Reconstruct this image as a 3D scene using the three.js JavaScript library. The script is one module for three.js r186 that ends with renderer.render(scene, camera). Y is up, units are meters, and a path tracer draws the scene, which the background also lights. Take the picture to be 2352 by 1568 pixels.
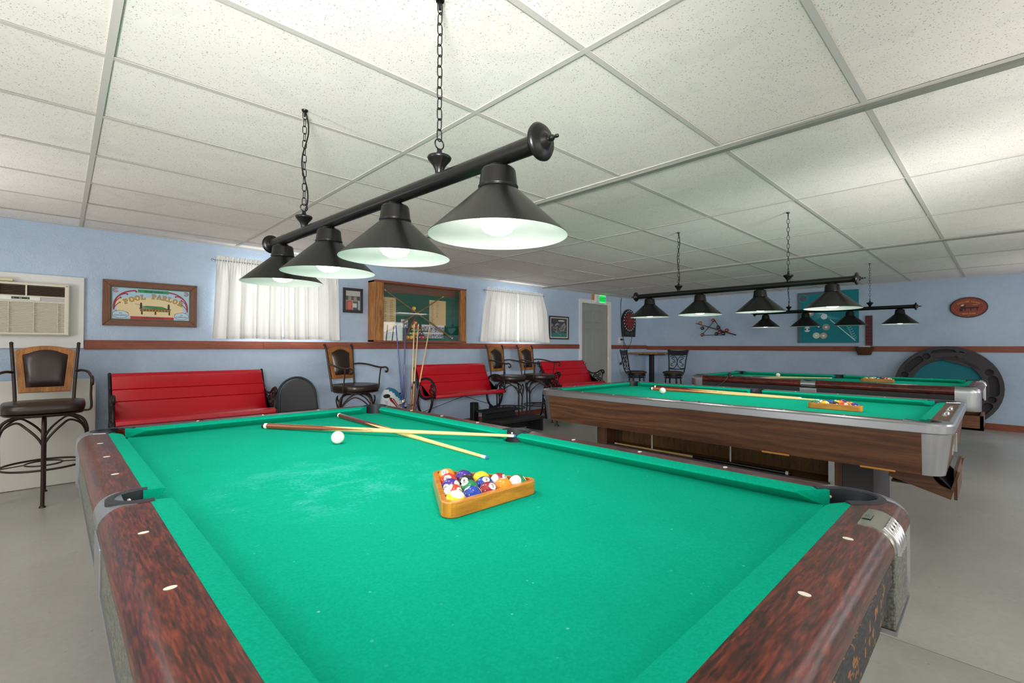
import * as THREE from 'three';
import { RoundedBoxGeometry } from 'three/addons/geometries/RoundedBoxGeometry.js';
import { mergeGeometries, mergeVertices, toCreasedNormals } from 'three/addons/utils/BufferGeometryUtils.js';
import { RectAreaLightUniformsLib } from 'three/addons/lights/RectAreaLightUniformsLib.js';
RectAreaLightUniformsLib.init();

// ---------- camera, sky, exposure ----------
const scene = new THREE.Scene();
const camera = new THREE.PerspectiveCamera(2 * Math.atan(784 / 1084.2) * 180 / Math.PI, 2352 / 1568, 0.05, 200);
camera.position.set(0, 1.178, 0);
camera.rotation.set(0.01089, -0.76302, 0.00304, 'YXZ');
const renderer = new THREE.WebGLRenderer();
renderer.toneMapping = THREE.LinearToneMapping;
renderer.toneMappingExposure = 0.88;
renderer.shadowMap.enabled = true;
scene.background = new THREE.Color(0.86, 0.93, 1.0);
scene.backgroundIntensity = 2.0;
const LAMP_CD = 0.54;            // pendant bulbs, candela
const WINDOW_NITS = 4.2;         // daylight through the unseen windows of the near and rear walls
const PANEL_NITS = 5.0;          // unseen ceiling light panels behind the camera
const UPLIGHT_CD = 9.5;
const FILL_CD = 58;               // unseen umbrella lamps beside the camera         // unseen torch lamps that wash the ceiling

// ---------- small helpers ----------
const V = (x, y, z) => new THREE.Vector3(x, y, z);
const PI = Math.PI;
function rng(seed) { let a = seed >>> 0; return () => { a = (a + 0x6D2B79F5) | 0; let t = Math.imul(a ^ (a >>> 15), 1 | a); t = (t + Math.imul(t ^ (t >>> 7), 61 | t)) ^ t; return ((t ^ (t >>> 14)) >>> 0) / 4294967296; }; }
const used = {};
function numbered(n) { if (!(n in used)) { used[n] = 0; return n; } used[n]++; return n + '_' + String(used[n]).padStart(3, '0'); }
function shadow(m) { m.castShadow = true; m.receiveShadow = true; return m; }
function clean(g) {
  g = g.index ? g.toNonIndexed() : g.clone();
  for (const k of Object.keys(g.attributes)) if (!['position', 'normal', 'uv'].includes(k)) g.deleteAttribute(k);
  if (!g.attributes.uv) g.setAttribute('uv', new THREE.Float32BufferAttribute(new Float32Array(g.attributes.position.count * 2), 2));
  g.morphAttributes = {}; g.clearGroups();
  return g;
}
function merge(list) { const a = list.flat(9).filter(Boolean).map(clean); return a.length === 1 ? a[0] : mergeGeometries(a); }
function part(name, geo, mat, parent, extra) {
  const m = shadow(new THREE.Mesh(Array.isArray(geo) ? merge(geo) : geo, mat));
  m.name = parent === scene ? numbered(name) : name;
  if (extra) Object.assign(m.userData, extra);
  parent.add(m);
  return m;
}
function thing(name, label, category, pos = [0, 0, 0], turn = 0, group) {
  const o = new THREE.Group(); o.name = numbered(name); o.position.set(...pos); o.rotation.y = turn;
  o.userData = { label, category }; if (group) o.userData.group = group;
  scene.add(o); return o;
}
function structure(name) { const o = new THREE.Group(); o.name = name; o.userData = { kind: 'structure' }; scene.add(o); return o; }
function solid(name, geo, mat) { const m = part(name, geo, mat, scene); m.userData.kind = 'structure'; return m; }
function single(name, label, category, geo, mat, group) { const m = part(name, geo, mat, scene); m.userData = { label, category }; if (group) m.userData.group = group; return m; }
function copy(o, label, pos, turn, group) { const c = o.clone(); c.name = numbered(o.name.replace(/_\d{3}$/, '')); c.userData = { ...o.userData, label }; if (group) c.userData.group = group; if (pos) c.position.set(...pos); if (turn !== undefined) c.rotation.y = turn; scene.add(c); return c; }

function box(w, h, d, x = 0, y = 0, z = 0, r = 0) {
  const g = r ? new RoundedBoxGeometry(w, h, d, 2, Math.min(r, w / 2.01, h / 2.01, d / 2.01)) : new THREE.BoxGeometry(w, h, d);
  g.translate(x, y, z); return g;
}
function span(x0, x1, y0, y1, z0, z1, r = 0) { return box(x1 - x0, y1 - y0, z1 - z0, (x0 + x1) / 2, (y0 + y1) / 2, (z0 + z1) / 2, r); }
function cyl(r0, r1, h, x = 0, y = 0, z = 0, n = 24) { const g = new THREE.CylinderGeometry(r0, r1, h, n); g.translate(x, y, z); return g; }
function rod(a, b, r0, r1 = r0, n = 12) {   // from a (radius r0) to b (radius r1)
  const d = b.clone().sub(a), g = new THREE.CylinderGeometry(r1, r0, d.length(), n);
  g.applyQuaternion(new THREE.Quaternion().setFromUnitVectors(V(0, 1, 0), d.clone().normalize()));
  const c = a.clone().add(b).multiplyScalar(0.5); g.translate(c.x, c.y, c.z); return g;
}
function tube(pts, r, seg = 0, n = 8, closed = false) { const c = new THREE.CatmullRomCurve3(pts.map((p) => Array.isArray(p) ? V(...p) : p), closed, 'centripetal'); return new THREE.TubeGeometry(c, seg || Math.max(6, pts.length * 5), r, n, closed); }
function lathe(pts, n = 32) { return new THREE.LatheGeometry(pts.map((p) => new THREE.Vector2(...p)), n); }
function sphere(r, x = 0, y = 0, z = 0, sx = 1, sy = 1, sz = 1, n = 24) { const g = new THREE.SphereGeometry(r, n, Math.round(n * 0.7)); g.scale(sx, sy, sz); g.translate(x, y, z); return g; }
function torus(R, r, x = 0, y = 0, z = 0, ax = 'y', n = 28) { const g = new THREE.TorusGeometry(R, r, 8, n); if (ax === 'y') g.rotateX(PI / 2); if (ax === 'x') g.rotateY(PI / 2); g.translate(x, y, z); return g; }
function crease(g, a = 0.6) { return toCreasedNormals(g.index ? g : mergeVertices(g), a); }
function grid(rows, { closeU = false, closeV = false, angle = 0.7, us, vs, flip = false } = {}) {   // rows of points -> surface, uv in metres
  const nu = rows.length, nv = rows[0].length, pos = [], uv = [], idx = [];
  const NU = nu + (closeU ? 1 : 0), NV = nv + (closeV ? 1 : 0);
  const R = (i, j) => rows[i % nu][j % nv];
  const U = [0], W = [0];
  const mid = Math.floor(nv / 2), mr = Math.floor(nu / 2);
  for (let i = 1; i < NU; i++) U.push(U[i - 1] + R(i, mid).distanceTo(R(i - 1, mid)));
  for (let j = 1; j < NV; j++) W.push(W[j - 1] + R(mr, j).distanceTo(R(mr, j - 1)));
  for (let i = 0; i < NU; i++) for (let j = 0; j < NV; j++) { const p = R(i, j); pos.push(p.x, p.y, p.z); uv.push(us ? us[i] : U[i], vs ? vs[j] : W[j]); }
  for (let i = 0; i < NU - 1; i++) for (let j = 0; j < NV - 1; j++) {
    const a = i * NV + j, b = a + NV, c = b + 1, d = a + 1;
    if (flip) idx.push(a, d, b, b, d, c); else idx.push(a, b, d, b, c, d);
  }
  const g = new THREE.BufferGeometry();
  g.setAttribute('position', new THREE.Float32BufferAttribute(pos, 3)); g.setAttribute('uv', new THREE.Float32BufferAttribute(uv, 2)); g.setIndex(idx);
  return toCreasedNormals(g, angle);
}
function fan(pts, flip = false) {   // flat-ish cap through a ring of points
  const c = pts.reduce((s, p) => s.add(p), V(0, 0, 0)).multiplyScalar(1 / pts.length), pos = [], uv = [];
  for (let i = 0; i < pts.length; i++) { const a = pts[i], b = pts[(i + 1) % pts.length]; for (const p of flip ? [c, b, a] : [c, a, b]) { pos.push(p.x, p.y, p.z); uv.push(p.x + p.z, p.y); } }
  const g = new THREE.BufferGeometry(); g.setAttribute('position', new THREE.Float32BufferAttribute(pos, 3)); g.setAttribute('uv', new THREE.Float32BufferAttribute(uv, 2)); g.computeVertexNormals(); return g;
}
// box projection: u runs along the grain axis, metres
function metre(geo, grain = 'x', shift = 0) {
  const g = clean(geo), p = g.attributes.position, n = g.attributes.normal, uv = g.attributes.uv, ax = { x: 0, y: 1, z: 2 }[grain];
  for (let i = 0; i < p.count; i += 3) {
    const m = [0, 0, 0]; for (let k = 0; k < 3; k++) { m[0] += Math.abs(n.getX(i + k)); m[1] += Math.abs(n.getY(i + k)); m[2] += Math.abs(n.getZ(i + k)); }
    let d = m.indexOf(Math.max(...m)); const rest = [0, 1, 2].filter((k) => k !== d); const u = rest.includes(ax) ? ax : rest[0], v = rest.find((k) => k !== u);
    for (let k = 0; k < 3; k++) { const q = [p.getX(i + k), p.getY(i + k), p.getZ(i + k)]; uv.setXY(i + k, q[u] + shift, q[v] + shift * 0.37); }
  }
  return g;
}
function plate(shape, depth, bevel = 0) { const g = new THREE.ExtrudeGeometry(shape, { depth: depth - 2 * bevel, bevelEnabled: bevel > 0, bevelSize: bevel, bevelThickness: bevel, bevelSegments: 2, bevelOffset: -bevel, curveSegments: 20 }); if (bevel) g.translate(0, 0, bevel); return g; }
function poly(pts) { return new THREE.Shape(pts.map((p) => new THREE.Vector2(...p))); }
function roundRect(x0, y0, x1, y1, r) { const s = new THREE.Shape(); s.moveTo(x0 + r, y0); s.lineTo(x1 - r, y0); s.absarc(x1 - r, y0 + r, r, -PI / 2, 0); s.lineTo(x1, y1 - r); s.absarc(x1 - r, y1 - r, r, 0, PI / 2); s.lineTo(x0 + r, y1); s.absarc(x0 + r, y1 - r, r, PI / 2, PI); s.lineTo(x0, y0 + r); s.absarc(x0 + r, y0 + r, r, PI, 1.5 * PI); return s; }
function faceUV(w, h, flipX = false) { const g = new THREE.PlaneGeometry(w, h); return g; }

// ---------- computed textures ----------
function noiseField(seed, nx, ny = nx) {   // repeats after nx by ny cells
  const r = rng(seed), t = new Float32Array(nx * ny); for (let i = 0; i < t.length; i++) t[i] = r();
  return (x, y) => { const X = Math.floor(x), Y = Math.floor(y); let fx = x - X, fy = y - Y; fx = fx * fx * (3 - 2 * fx); fy = fy * fy * (3 - 2 * fy); const x0 = ((X % nx) + nx) % nx, x1 = (x0 + 1) % nx, y0 = ((Y % ny) + ny) % ny, y1 = (y0 + 1) % ny; const a = t[y0 * nx + x0], b = t[y0 * nx + x1], c = t[y1 * nx + x0], d = t[y1 * nx + x1]; return (a + (b - a) * fx) * (1 - fy) + (c + (d - c) * fx) * fy; };
}
const lerp = (a, b, t) => a + (b - a) * t, clamp = (x) => Math.min(1, Math.max(0, x));
const mix = (a, b, t) => a.map((v, i) => lerp(v, b[i], t));
function dataTex(w, h, f, sw, sh, srgb = true) {   // f(u,v,x,y) -> [r,g,b] 0..255, covers sw x sh metres
  const d = new Uint8Array(w * h * 4);
  for (let y = 0; y < h; y++) for (let x = 0; x < w; x++) { const c = f(x / w, y / h, x, y), i = (y * w + x) * 4; d[i] = c[0]; d[i + 1] = c[1]; d[i + 2] = c[2]; d[i + 3] = 255; }
  const t = new THREE.DataTexture(d, w, h); t.wrapS = t.wrapT = THREE.RepeatWrapping; t.magFilter = THREE.LinearFilter; t.minFilter = THREE.LinearFilter; t.repeat.set(1 / sw, 1 / sh);
  if (srgb) t.colorSpace = THREE.SRGBColorSpace; t.needsUpdate = true; return t;
}
function woodTex(seed, dark, mid, light, sw, sh, { w = 1024, h = 512, cath = 0.5, fine = 0.5, patch = 0.4 } = {}) {
  const a = noiseField(seed, 4, 8), a2 = noiseField(seed + 3, 12, 16), b = noiseField(seed + 1, 16, 256), b2 = noiseField(seed + 4, 64, 128), c = noiseField(seed + 2, 8);
  return dataTex(w, h, (u, v) => {
    const warp = (a(u * 4, v * 8) - 0.5) * 1.6 + (a2(u * 12, v * 16) - 0.5) * 0.5;
    const ring = 0.5 + 0.5 * Math.sin((v * 16 + warp * cath * 6) * 2 * PI / 2);
    const streak = b(u * 16, v * 256), streak2 = b2(u * 64, v * 128), pt = c(u * 8, v * 8);
    const t = clamp(0.5 + (ring - 0.5) * cath + (streak - 0.5) * fine * 0.9 + (streak2 - 0.5) * fine * 0.7 + (pt - 0.5) * patch);
    return t < 0.5 ? mix(dark, mid, t * 2) : mix(mid, light, t * 2 - 1);
  }, sw, sh);
}
function canvasTex(w, h, draw) {
  const c = document.createElement('canvas'); c.width = w; c.height = h; draw(c.getContext('2d'), w, h);
  const t = new THREE.CanvasTexture(c); t.colorSpace = THREE.SRGBColorSpace; return t;
}
const std = (o) => new THREE.MeshStandardMaterial(o);
const phys = (o) => new THREE.MeshPhysicalMaterial(o);

const tMahog = (() => { const a = noiseField(11, 24, 150), b = noiseField(12, 60, 220), d3 = noiseField(14, 12, 60), c = noiseField(13, 6), p5 = noiseField(15, 5), q6 = noiseField(16, 16, 30); return dataTex(1024, 1024, (u, v) => {
  const wv = v + (c(u * 6, v * 6) - 0.5) * 0.012, s1 = a(u * 24, wv * 150), s2 = b(u * 60, wv * 220), s3 = d3(u * 12, wv * 60), p = p5(u * 5, v * 5), q = q6(u * 16, v * 30);
  const t = clamp(0.5 + (s1 - 0.5) * 0.75 + (s2 - 0.5) * 0.5 + (s3 - 0.5) * 0.30 + (p - 0.5) * 0.16 + (q - 0.5) * 0.12);
  return t < 0.5 ? mix([36, 14, 12], [84, 31, 21], t * 2) : mix([84, 31, 21], [126, 52, 33], t * 2 - 1);
}, 0.7, 0.45); })();
const tWalnut = woodTex(23, [62, 38, 24], [98, 63, 40], [122, 82, 54], 2.8, 0.5,  { cath: 0.34, fine: 0.35, patch: 0.25 });
const tTrim = woodTex(37, [112, 54, 38], [140, 74, 54], [164, 96, 70], 1.2, 0.3, { w: 512, h: 256, cath: 0.25, fine: 0.45, patch: 0.25 });
const tPine = woodTex(41, [112, 64, 26], [164, 106, 50], [194, 140, 78], 1.2, 0.4, { w: 512, h: 256, cath: 0.35, fine: 0.4, patch: 0.35 });
const tOak = woodTex(53, [120, 70, 24], [158, 100, 42], [184, 128, 66], 0.6, 0.3, { w: 512, h: 256, cath: 0.2, fine: 0.6, patch: 0.5 });
const tRack = woodTex(61, [150, 88, 14], [196, 124, 24], [222, 152, 44], 0.4, 0.2, { w: 512, h: 256, cath: 0.3, fine: 0.3, patch: 0.2 });
const tFrame = woodTex(67, [78, 44, 28], [112, 68, 44], [138, 90, 60], 0.8, 0.2, { w: 512, h: 256, cath: 0.2, fine: 0.5, patch: 0.3 });
const tDarkWood = woodTex(71, [84, 60, 30], [118, 86, 44], [140, 104, 58], 1.0, 0.4, { w: 512, h: 256, cath: 0.15, fine: 0.5, patch: 0.35 });
const nA = noiseField(101, 256), nB = noiseField(102, 256), nC = noiseField(103, 64);
const P = {}; const pn = (k, x, y, ky = k) => (P[k + '_' + ky] ??= noiseField(500 + k * 3 + ky, k, ky))(x * k, y * ky);   // repeats over the unit square
const tPeel = dataTex(512, 512, (u, v) => { const k = clamp(0.5 + (pn(64, u, v) - 0.5) * 1.1 + (pn(128, u, v) - 0.5) * 0.5) * 255; return [k, k, k]; }, 0.6, 0.6, false);
const tPaint = dataTex(512, 512, (u, v) => { const k = (pn(8, u, v) - 0.5) * 10 + (pn(60, u, v) - 0.5) * 5; return [180 + k, 199 + k, 221 + k * 0.8]; }, 2.4, 2.4);
const tFloor = dataTex(1024, 1024, (u, v) => {
  let k = (pn(6, u, v) - 0.5) * 13 + (pn(20, u, v) - 0.5) * 8 + (pn(200, u, v) - 0.5) * 7;
  const s = pn(120, u, v); if (s > 0.965) k -= 32 * (s - 0.965) / 0.035;
  return [168 + k, 166 + k, 160 + k];
}, 3.1, 3.1);
const feltRnd = rng(7);
const specks = Array.from({ length: 420 }, () => [feltRnd(), feltRnd(), 0.0006 + 0.0016 * feltRnd() ** 3, 0.25 + 0.7 * feltRnd()]);
const tFelt = canvasTex(1024, 2048, (g, w, h) => {   // one table: 1.37 x 2.64 m, u across, v along; chalk smears are marks in the cloth
  g.fillStyle = 'rgb(0,160,128)'; g.fillRect(0, 0, w, h);
  const r = rng(91), id = g.getImageData(0, 0, w, h), d = id.data;
  for (let y = 0; y < h; y++) for (let x = 0; x < w; x++) {
    const i = (y * w + x) * 4, n = (nA(x / 3, y / 3) - 0.5) * 9 + (r() - 0.5) * 8 + (nC(x / 90, y / 90) - 0.5) * 5;
    // chalk dust patch in front of the rack and worn fuzz, grainy
    const px = (x / w - 0.34) / 0.27, py = (y / h - 0.53) / 0.14, f = Math.max(0, 1 - px * px - py * py);
    const smear = nB(x / 5, y / 5) * 0.5 + nA(x / 40 + 9, y / 26) * 0.5 + (nC(x / 60 + 3, y / 60) - 0.5) * 0.5;
    const c = clamp((smear - 0.42) * 2.2) * Math.sqrt(f) * 0.30 + clamp((nB(x / 2.2, y / 2.2) - 0.78) * 3) * 0.10;
    d[i] = clamp((0 + n + 185 * c) / 255) * 255; d[i + 1] = clamp((160 + n + 34 * c) / 255) * 255; d[i + 2] = clamp((128 + n * 0.9 + 82 * c) / 255) * 255;
  }
  g.putImageData(id, 0, 0);
  for (const [u, v, s, a] of specks) { g.fillStyle = 'rgba(205,225,215,' + a * 0.6 + ')'; g.beginPath(); g.arc(u * w, v * h, s * w, 0, 7); g.fill(); }
  for (let k = 0; k < 40; k++) { g.strokeStyle = 'rgba(150,225,200,' + (0.10 + 0.2 * r()) + ')'; g.lineWidth = 1 + r() * 2; const x = w * (0.1 + 0.6 * r()), y = h * (0.4 + 0.3 * r()); g.beginPath(); g.moveTo(x, y); g.lineTo(x + 40 * (r() - 0.3), y + 22 * (r() - 0.5)); g.stroke(); }
  for (let k = 0; k < 14; k++) { g.fillStyle = 'rgba(30,120,190,' + (0.35 + 0.3 * r()) + ')'; g.beginPath(); g.arc(w * r(), h * r(), 1.5 + 2 * r(), 0, 7); g.fill(); }
});
tFelt.flipY = false;
const tFeltClean = dataTex(512, 512, (u, v) => { const n = (pn(130, u, v) - 0.5) * 10 + (pn(250, u, v) - 0.5) * 8; return [clamp(n / 255) * 255, 160 + n, 128 + n]; }, 0.5, 0.5);
function tileTex(seed) {
  return canvasTex(1024, 512, (g, w, h) => {
    const r = rng(seed); g.fillStyle = 'rgb(238,232,227)'; g.fillRect(0, 0, w, h);
    for (let k = 0; k < 26; k++) { g.fillStyle = r() < 0.5 ? 'rgba(244,240,236,0.25)' : 'rgba(222,216,208,0.20)'; g.beginPath(); g.ellipse(w * r(), h * r(), 30 + 90 * r(), 10 + 40 * r(), r() * 3, 0, 7); g.fill(); }
    for (let k = 0; k < 4300; k++) {
      const x = w * r(), y = h * r(), l = 1.0 + 3.4 * r() ** 2, a = r() * PI, s = r();
      g.strokeStyle = 'rgba(' + (s < 0.3 ? '70,66,60,' : '120,115,106,') + (0.4 + 0.55 * r()) + ')'; g.lineWidth = 1.0 + 1.5 * r() ** 2;
      g.beginPath(); g.moveTo(x, y); g.lineTo(x + l * Math.cos(a), y + l * Math.sin(a)); g.stroke();
    }
  });
}
const tTile = [tileTex(5), tileTex(6)];
const tSpeck = dataTex(512, 512, (u, v, x, y) => { const k = (pn(170, u, v) - 0.5) * 62 + (pn(24, u, v, 90) - 0.5) * 26; return [104 + k, 106 + k, 98 + k * 0.9]; }, 0.5, 0.5);
const tBlackWorn = dataTex(512, 256, (u, v) => { const w = pn(40, u, v, 16) * 0.6 + pn(90, u, v, 60) * 0.4, k = (pn(200, u, v, 120) - 0.5) * 46; return w > 0.68 ? [150 + k, 96 + k * 0.7, 48 + k * 0.5] : [48 + k, 48 + k, 50 + k]; }, 0.8, 0.4);
const tBrush = dataTex(256, 256, (u, v) => { const k = (nB(u * 3, v * 200) - 0.5) * 60; return [128 + k, 128 + k, 128 + k]; }, 0.3, 0.15, false);

const M = {
  wall: std({ map: tPaint, roughness: 0.75, bumpMap: tPeel, bumpScale: 0.0016 }),
  unseenWallPale: std({ color: '#e2dfd8', roughness: 0.75, bumpMap: tPeel, bumpScale: 0.0016 }),  // walls out of view, kept pale to bounce neutral light
  white: std({ color: '#dfdedb', roughness: 0.55 }),
  whiteGloss: std({ color: '#e6e5e2', roughness: 0.4 }),
  floor: phys({ map: tFloor, roughness: 0.30, specularIntensity: 0.7 }),
  grid: std({ color: '#c4c0ba', roughness: 0.7 }),
  seam: std({ color: '#85877f', roughness: 0.6 }),
  trim: std({ map: tTrim, roughness: 0.5 }),
  mahog: std({ map: tMahog, roughness: 0.28 }),
  walnut: std({ map: tWalnut, roughness: 0.42 }),
  darkwood: std({ map: tDarkWood, roughness: 0.5 }),
  pine: std({ map: tPine, roughness: 0.45 }),
  oak: std({ map: tOak, roughness: 0.45 }),
  rack: phys({ map: tRack, roughness: 0.3, clearcoat: 0.5, clearcoatRoughness: 0.15 }),
  frame: std({ map: tFrame, roughness: 0.4 }),
  felt: phys({ map: tFelt, roughness: 0.95, specularIntensity: 0.15 }),
  feltClean: phys({ map: tFeltClean, roughness: 0.95, specularIntensity: 0.15 }),
  chrome: std({ color: '#c9cacb', metalness: 1, roughness: 0.2, roughnessMap: null }),
  alu: std({ color: '#b4b6b9', metalness: 1, roughness: 0.33, bumpMap: tBrush, bumpScale: 0.0002 }),
  rubber: std({ color: '#22262b', roughness: 0.55 }),
  black: std({ color: '#141414', roughness: 0.42 }),
  lampBlack: phys({ color: '#0b0b0a', roughness: 0.32, specularIntensity: 0.55 }),
  lampWhite: std({ color: '#e2e0dd', roughness: 0.6 }),
  iron: std({ color: '#17171a', roughness: 0.4, metalness: 0.2 }),
  bronze: std({ color: '#3a2c25', roughness: 0.36, metalness: 0.45 }),
  leather: phys({ color: '#2b1d18', roughness: 0.33, clearcoat: 0.25, clearcoatRoughness: 0.35 }),
  red: phys({ color: '#c0021c', roughness: 0.38, clearcoat: 0.15, clearcoatRoughness: 0.3 }),
  cream: std({ color: '#d9d3bf', roughness: 0.5 }),
  ivory: std({ color: '#efe9d8', roughness: 0.3 }),
  speck: std({ map: tSpeck, roughness: 0.6 }),
  worn: std({ map: tBlackWorn, roughness: 0.6 }),
  darkgrey: std({ color: '#403c40', roughness: 0.5 }),
  charcoal: std({ color: '#2a292b', roughness: 0.65 }),
  plastic: std({ color: '#34322f', roughness: 0.45 }),
  glass: phys({ color: '#ffffff', roughness: 0.02, transmission: 1, thickness: 0, ior: 1.5 }),
  paper: std({ color: '#e2c590', roughness: 0.8 }),
  orange: std({ color: '#c98a3a', roughness: 0.7 }),
  brass: std({ color: '#b98b4a', metalness: 1, roughness: 0.35 }),
};
// ---------- the room: x 0..9.7 along the window wall (z -5.68), the photographer at the origin ----------
const X0 = -3.6, X1 = 9.70, Z0 = -5.68, Z1 = 3.4, H = 2.231;
{
  const f = structure('floor');
  part('floor_slab', metre(span(X0 - 0.2, 2.4535, -0.12, 0, Z0 - 0.2, Z1 + 0.2)), M.floor, f);
  part('floor_slab', metre(span(2.4575, X1 + 0.2, -0.12, 0, Z0 - 0.2, Z1 + 0.2), 'x', 0.7), M.floor, f);
  part('joint_filler', span(2.4535, 2.4575, -0.12, -0.004, Z0 - 0.2, Z1 + 0.2), M.charcoal, f);
}
const beamX = [0.118 - 1.2146 * 3, 0.118 - 1.2146 * 2, 0.118 - 1.2146, 0.118, 1.338, 2.4956, 3.777, 4.9998, 6.1623, 7.40, 8.62];
const crossZ = []; for (let k = -7; k <= 8; k++) crossZ.push(-0.4124 - 0.6148 * k); crossZ.sort((a, b) => a - b);
{
  const c = structure('ceiling');
  part('ceiling_deck', span(X0 - 0.2, X1 + 0.2, H + 0.03, H + 0.2, Z0 - 0.2, Z1 + 0.2), M.white, c);
  const xs = [X0, ...beamX.filter((x) => x > X0 + 0.05), X1], zs = [Z0, ...crossZ.filter((z) => z > Z0 + 0.05 && z < Z1 - 0.05), Z1];
  const r = rng(400), tm = [0, 1, 2, 3].map((k) => { const t = tTile[k % 2]; return std({ map: t, color: ['#ffffff', '#fbfaf8', '#f7f6f3', '#fdfdfc'][k], roughness: 0.85 }); });
  const gap = (x) => Math.abs(x - 2.4956) < 0.01 || Math.abs(x - 6.1623) < 0.01;
  for (let i = 0; i < xs.length - 1; i++) for (let j = 0; j < zs.length - 1; j++) {
    const a = xs[i] + (gap(xs[i]) ? 0.06 : 0.004), b = xs[i + 1] - 0.004, d = zs[j] + 0.004, e = zs[j + 1] - 0.004;
    const g = box(b - a, 0.014, e - d), uv = g.attributes.uv, nn = g.attributes.normal, p = g.attributes.position, fl = r() < 0.5, f2 = r() < 0.5;
    for (let k = 0; k < uv.count; k++) { let u = p.getX(k) / 1.22 + 0.5, v = p.getZ(k) / 0.61 + 0.5; if (fl) u = 1 - u; if (f2) v = 1 - v; uv.setXY(k, u, v); }
    const m = part('ceiling_tile', g, tm[Math.floor(r() * 4)], c);
    m.position.set((a + b) / 2, H + 0.0085 + r() * 0.004, (d + e) / 2); m.rotation.set((r() - 0.5) * 0.006, 0, (r() - 0.5) * 0.003);
  }
  for (const x of xs.slice(1, -1)) if (!gap(x)) part('grid_bar', span(x - 0.012, x + 0.012, H - 0.0016, H + 0.0015, Z0, Z1), M.grid, c);
  for (const z of zs.slice(1, -1)) part('grid_bar', span(X0, X1, H - 0.0012, H + 0.001, z - 0.012, z + 0.012), M.grid, c);
  for (const x of [2.4956, 6.1623]) {
    part('grid_bar', span(x - 0.014, x + 0.006, H - 0.004, H + 0.002, Z0, Z1), M.grid, c);
    part('seam_strip', span(x + 0.006, x + 0.046, H - 0.016, H + 0.02, Z0, Z1), M.seam, c);
    part('grid_bar', span(x + 0.046, x + 0.064, H - 0.004, H + 0.002, Z0, Z1), M.grid, c);
  }
  part('wall_angle', [span(X0, X1, H - 0.004, H + 0.004, Z0 - 0.001, Z0 + 0.018), span(X1 - 0.018, X1 + 0.001, H - 0.004, H + 0.004, Z0, Z1)], M.grid, c);
}
// walls with real openings; shapes are drawn in (along, up)
const WIN1 = [1.24, 2.36, 1.30, 2.00], WIN2 = [4.95, 6.05, 1.30, 2.00], DOOR = [7.265, 8.19, 0, 2.05], ACH = [-0.80, -0.02, 1.30, 1.66];
function wallPanel(name, x0, x1, y0, y1, holes, place) {
  const s = poly(name === 'wall_left' ? [[x0, y0], [DOOR[0], y0], [DOOR[0], DOOR[3]], [DOOR[1], DOOR[3]], [DOOR[1], y0], [x1, y0], [x1, y1], [x0, y1]] : [[x0, y0], [x1, y0], [x1, y1], [x0, y1]]);
  for (const [a, b, c, d] of holes) s.holes.push(new THREE.Path([new THREE.Vector2(a, c), new THREE.Vector2(a, d), new THREE.Vector2(b, d), new THREE.Vector2(b, c)]));
  const g = new THREE.ExtrudeGeometry(s, { depth: 0.14, bevelEnabled: false }); place(g);
  return solid(name, g, name === 'wall_near' || name === 'wall_rear' ? M.unseenWallPale : M.wall);
}
wallPanel('wall_left', X0, X1, 0, H, [WIN1, WIN2, ACH], (g) => g.translate(0, 0, Z0 - 0.14));
wallPanel('wall_right', -Z1, -Z0, 0, H, [], (g) => { g.rotateY(PI / 2); g.translate(X1, 0, 0); });
const unseenNearWin = [[-2.4, -0.6], [0.8, 3.6], [4.4, 6.0], [7.0, 8.6]];  // near-wall windows, out of view, sized and placed to light the room
wallPanel('wall_near', X0, X1, 0, H, unseenNearWin.map(([a, b]) => [a, b, 0.95, 2.05]), (g) => g.translate(0, 0, Z1));
wallPanel('wall_rear', -Z1, -Z0, 0, H, [[-2.2, -0.2, 0.9, 2.05], [1.4, 3.4, 0.9, 2.05]], (g) => { g.rotateY(PI / 2); g.translate(X0 - 0.14, 0, 0); });

let wn = 0;
function windowUnit(x0, x1, y0, y1, place, mullion = true) {
  const w = structure('window_' + ++wn), t = 0.045, g = [];
  g.push(span(x0, x1, y0, y0 + t, -0.09, -0.03), span(x0, x1, y1 - t, y1, -0.09, -0.03), span(x0, x0 + t, y0, y1, -0.09, -0.03), span(x1 - t, x1, y0, y1, -0.09, -0.03));
  if (mullion) g.push(span((x0 + x1) / 2 - 0.025, (x0 + x1) / 2 + 0.025, y0, y1, -0.085, -0.035));
  part('window_frame', g, M.whiteGloss, w);
  for (const [a, b] of mullion ? [[x0 + t, (x0 + x1) / 2 - 0.025], [(x0 + x1) / 2 + 0.025, x1 - t]] : [[x0 + t, x1 - t]]) part('window_pane', span(a, b, y0 + t, y1 - t, -0.062, -0.058), M.glass, w);
  part('window_sill', span(x0 - 0.02, x1 + 0.02, y0 - 0.02, y0 + 0.004, -0.09, 0.012), M.whiteGloss, w);
  place(w); return w;
}
windowUnit(...WIN1, (w) => w.position.set(0, 0, Z0));
windowUnit(...WIN2, (w) => w.position.set(0, 0, Z0));
for (const [a, b] of unseenNearWin) windowUnit(-b, -a, 0.95, 2.05, (w) => { w.position.set(0, 0, Z1); w.rotation.y = PI; });
windowUnit(-3.4, -1.4, 0.9, 2.05, (w) => { w.position.set(X0, 0, 0); w.rotation.y = PI / 2; });  // unseen rear windows, placed to light the room from the left
windowUnit(0.2, 2.2, 0.9, 2.05, (w) => { w.position.set(X0, 0, 0); w.rotation.y = PI / 2; });
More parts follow.
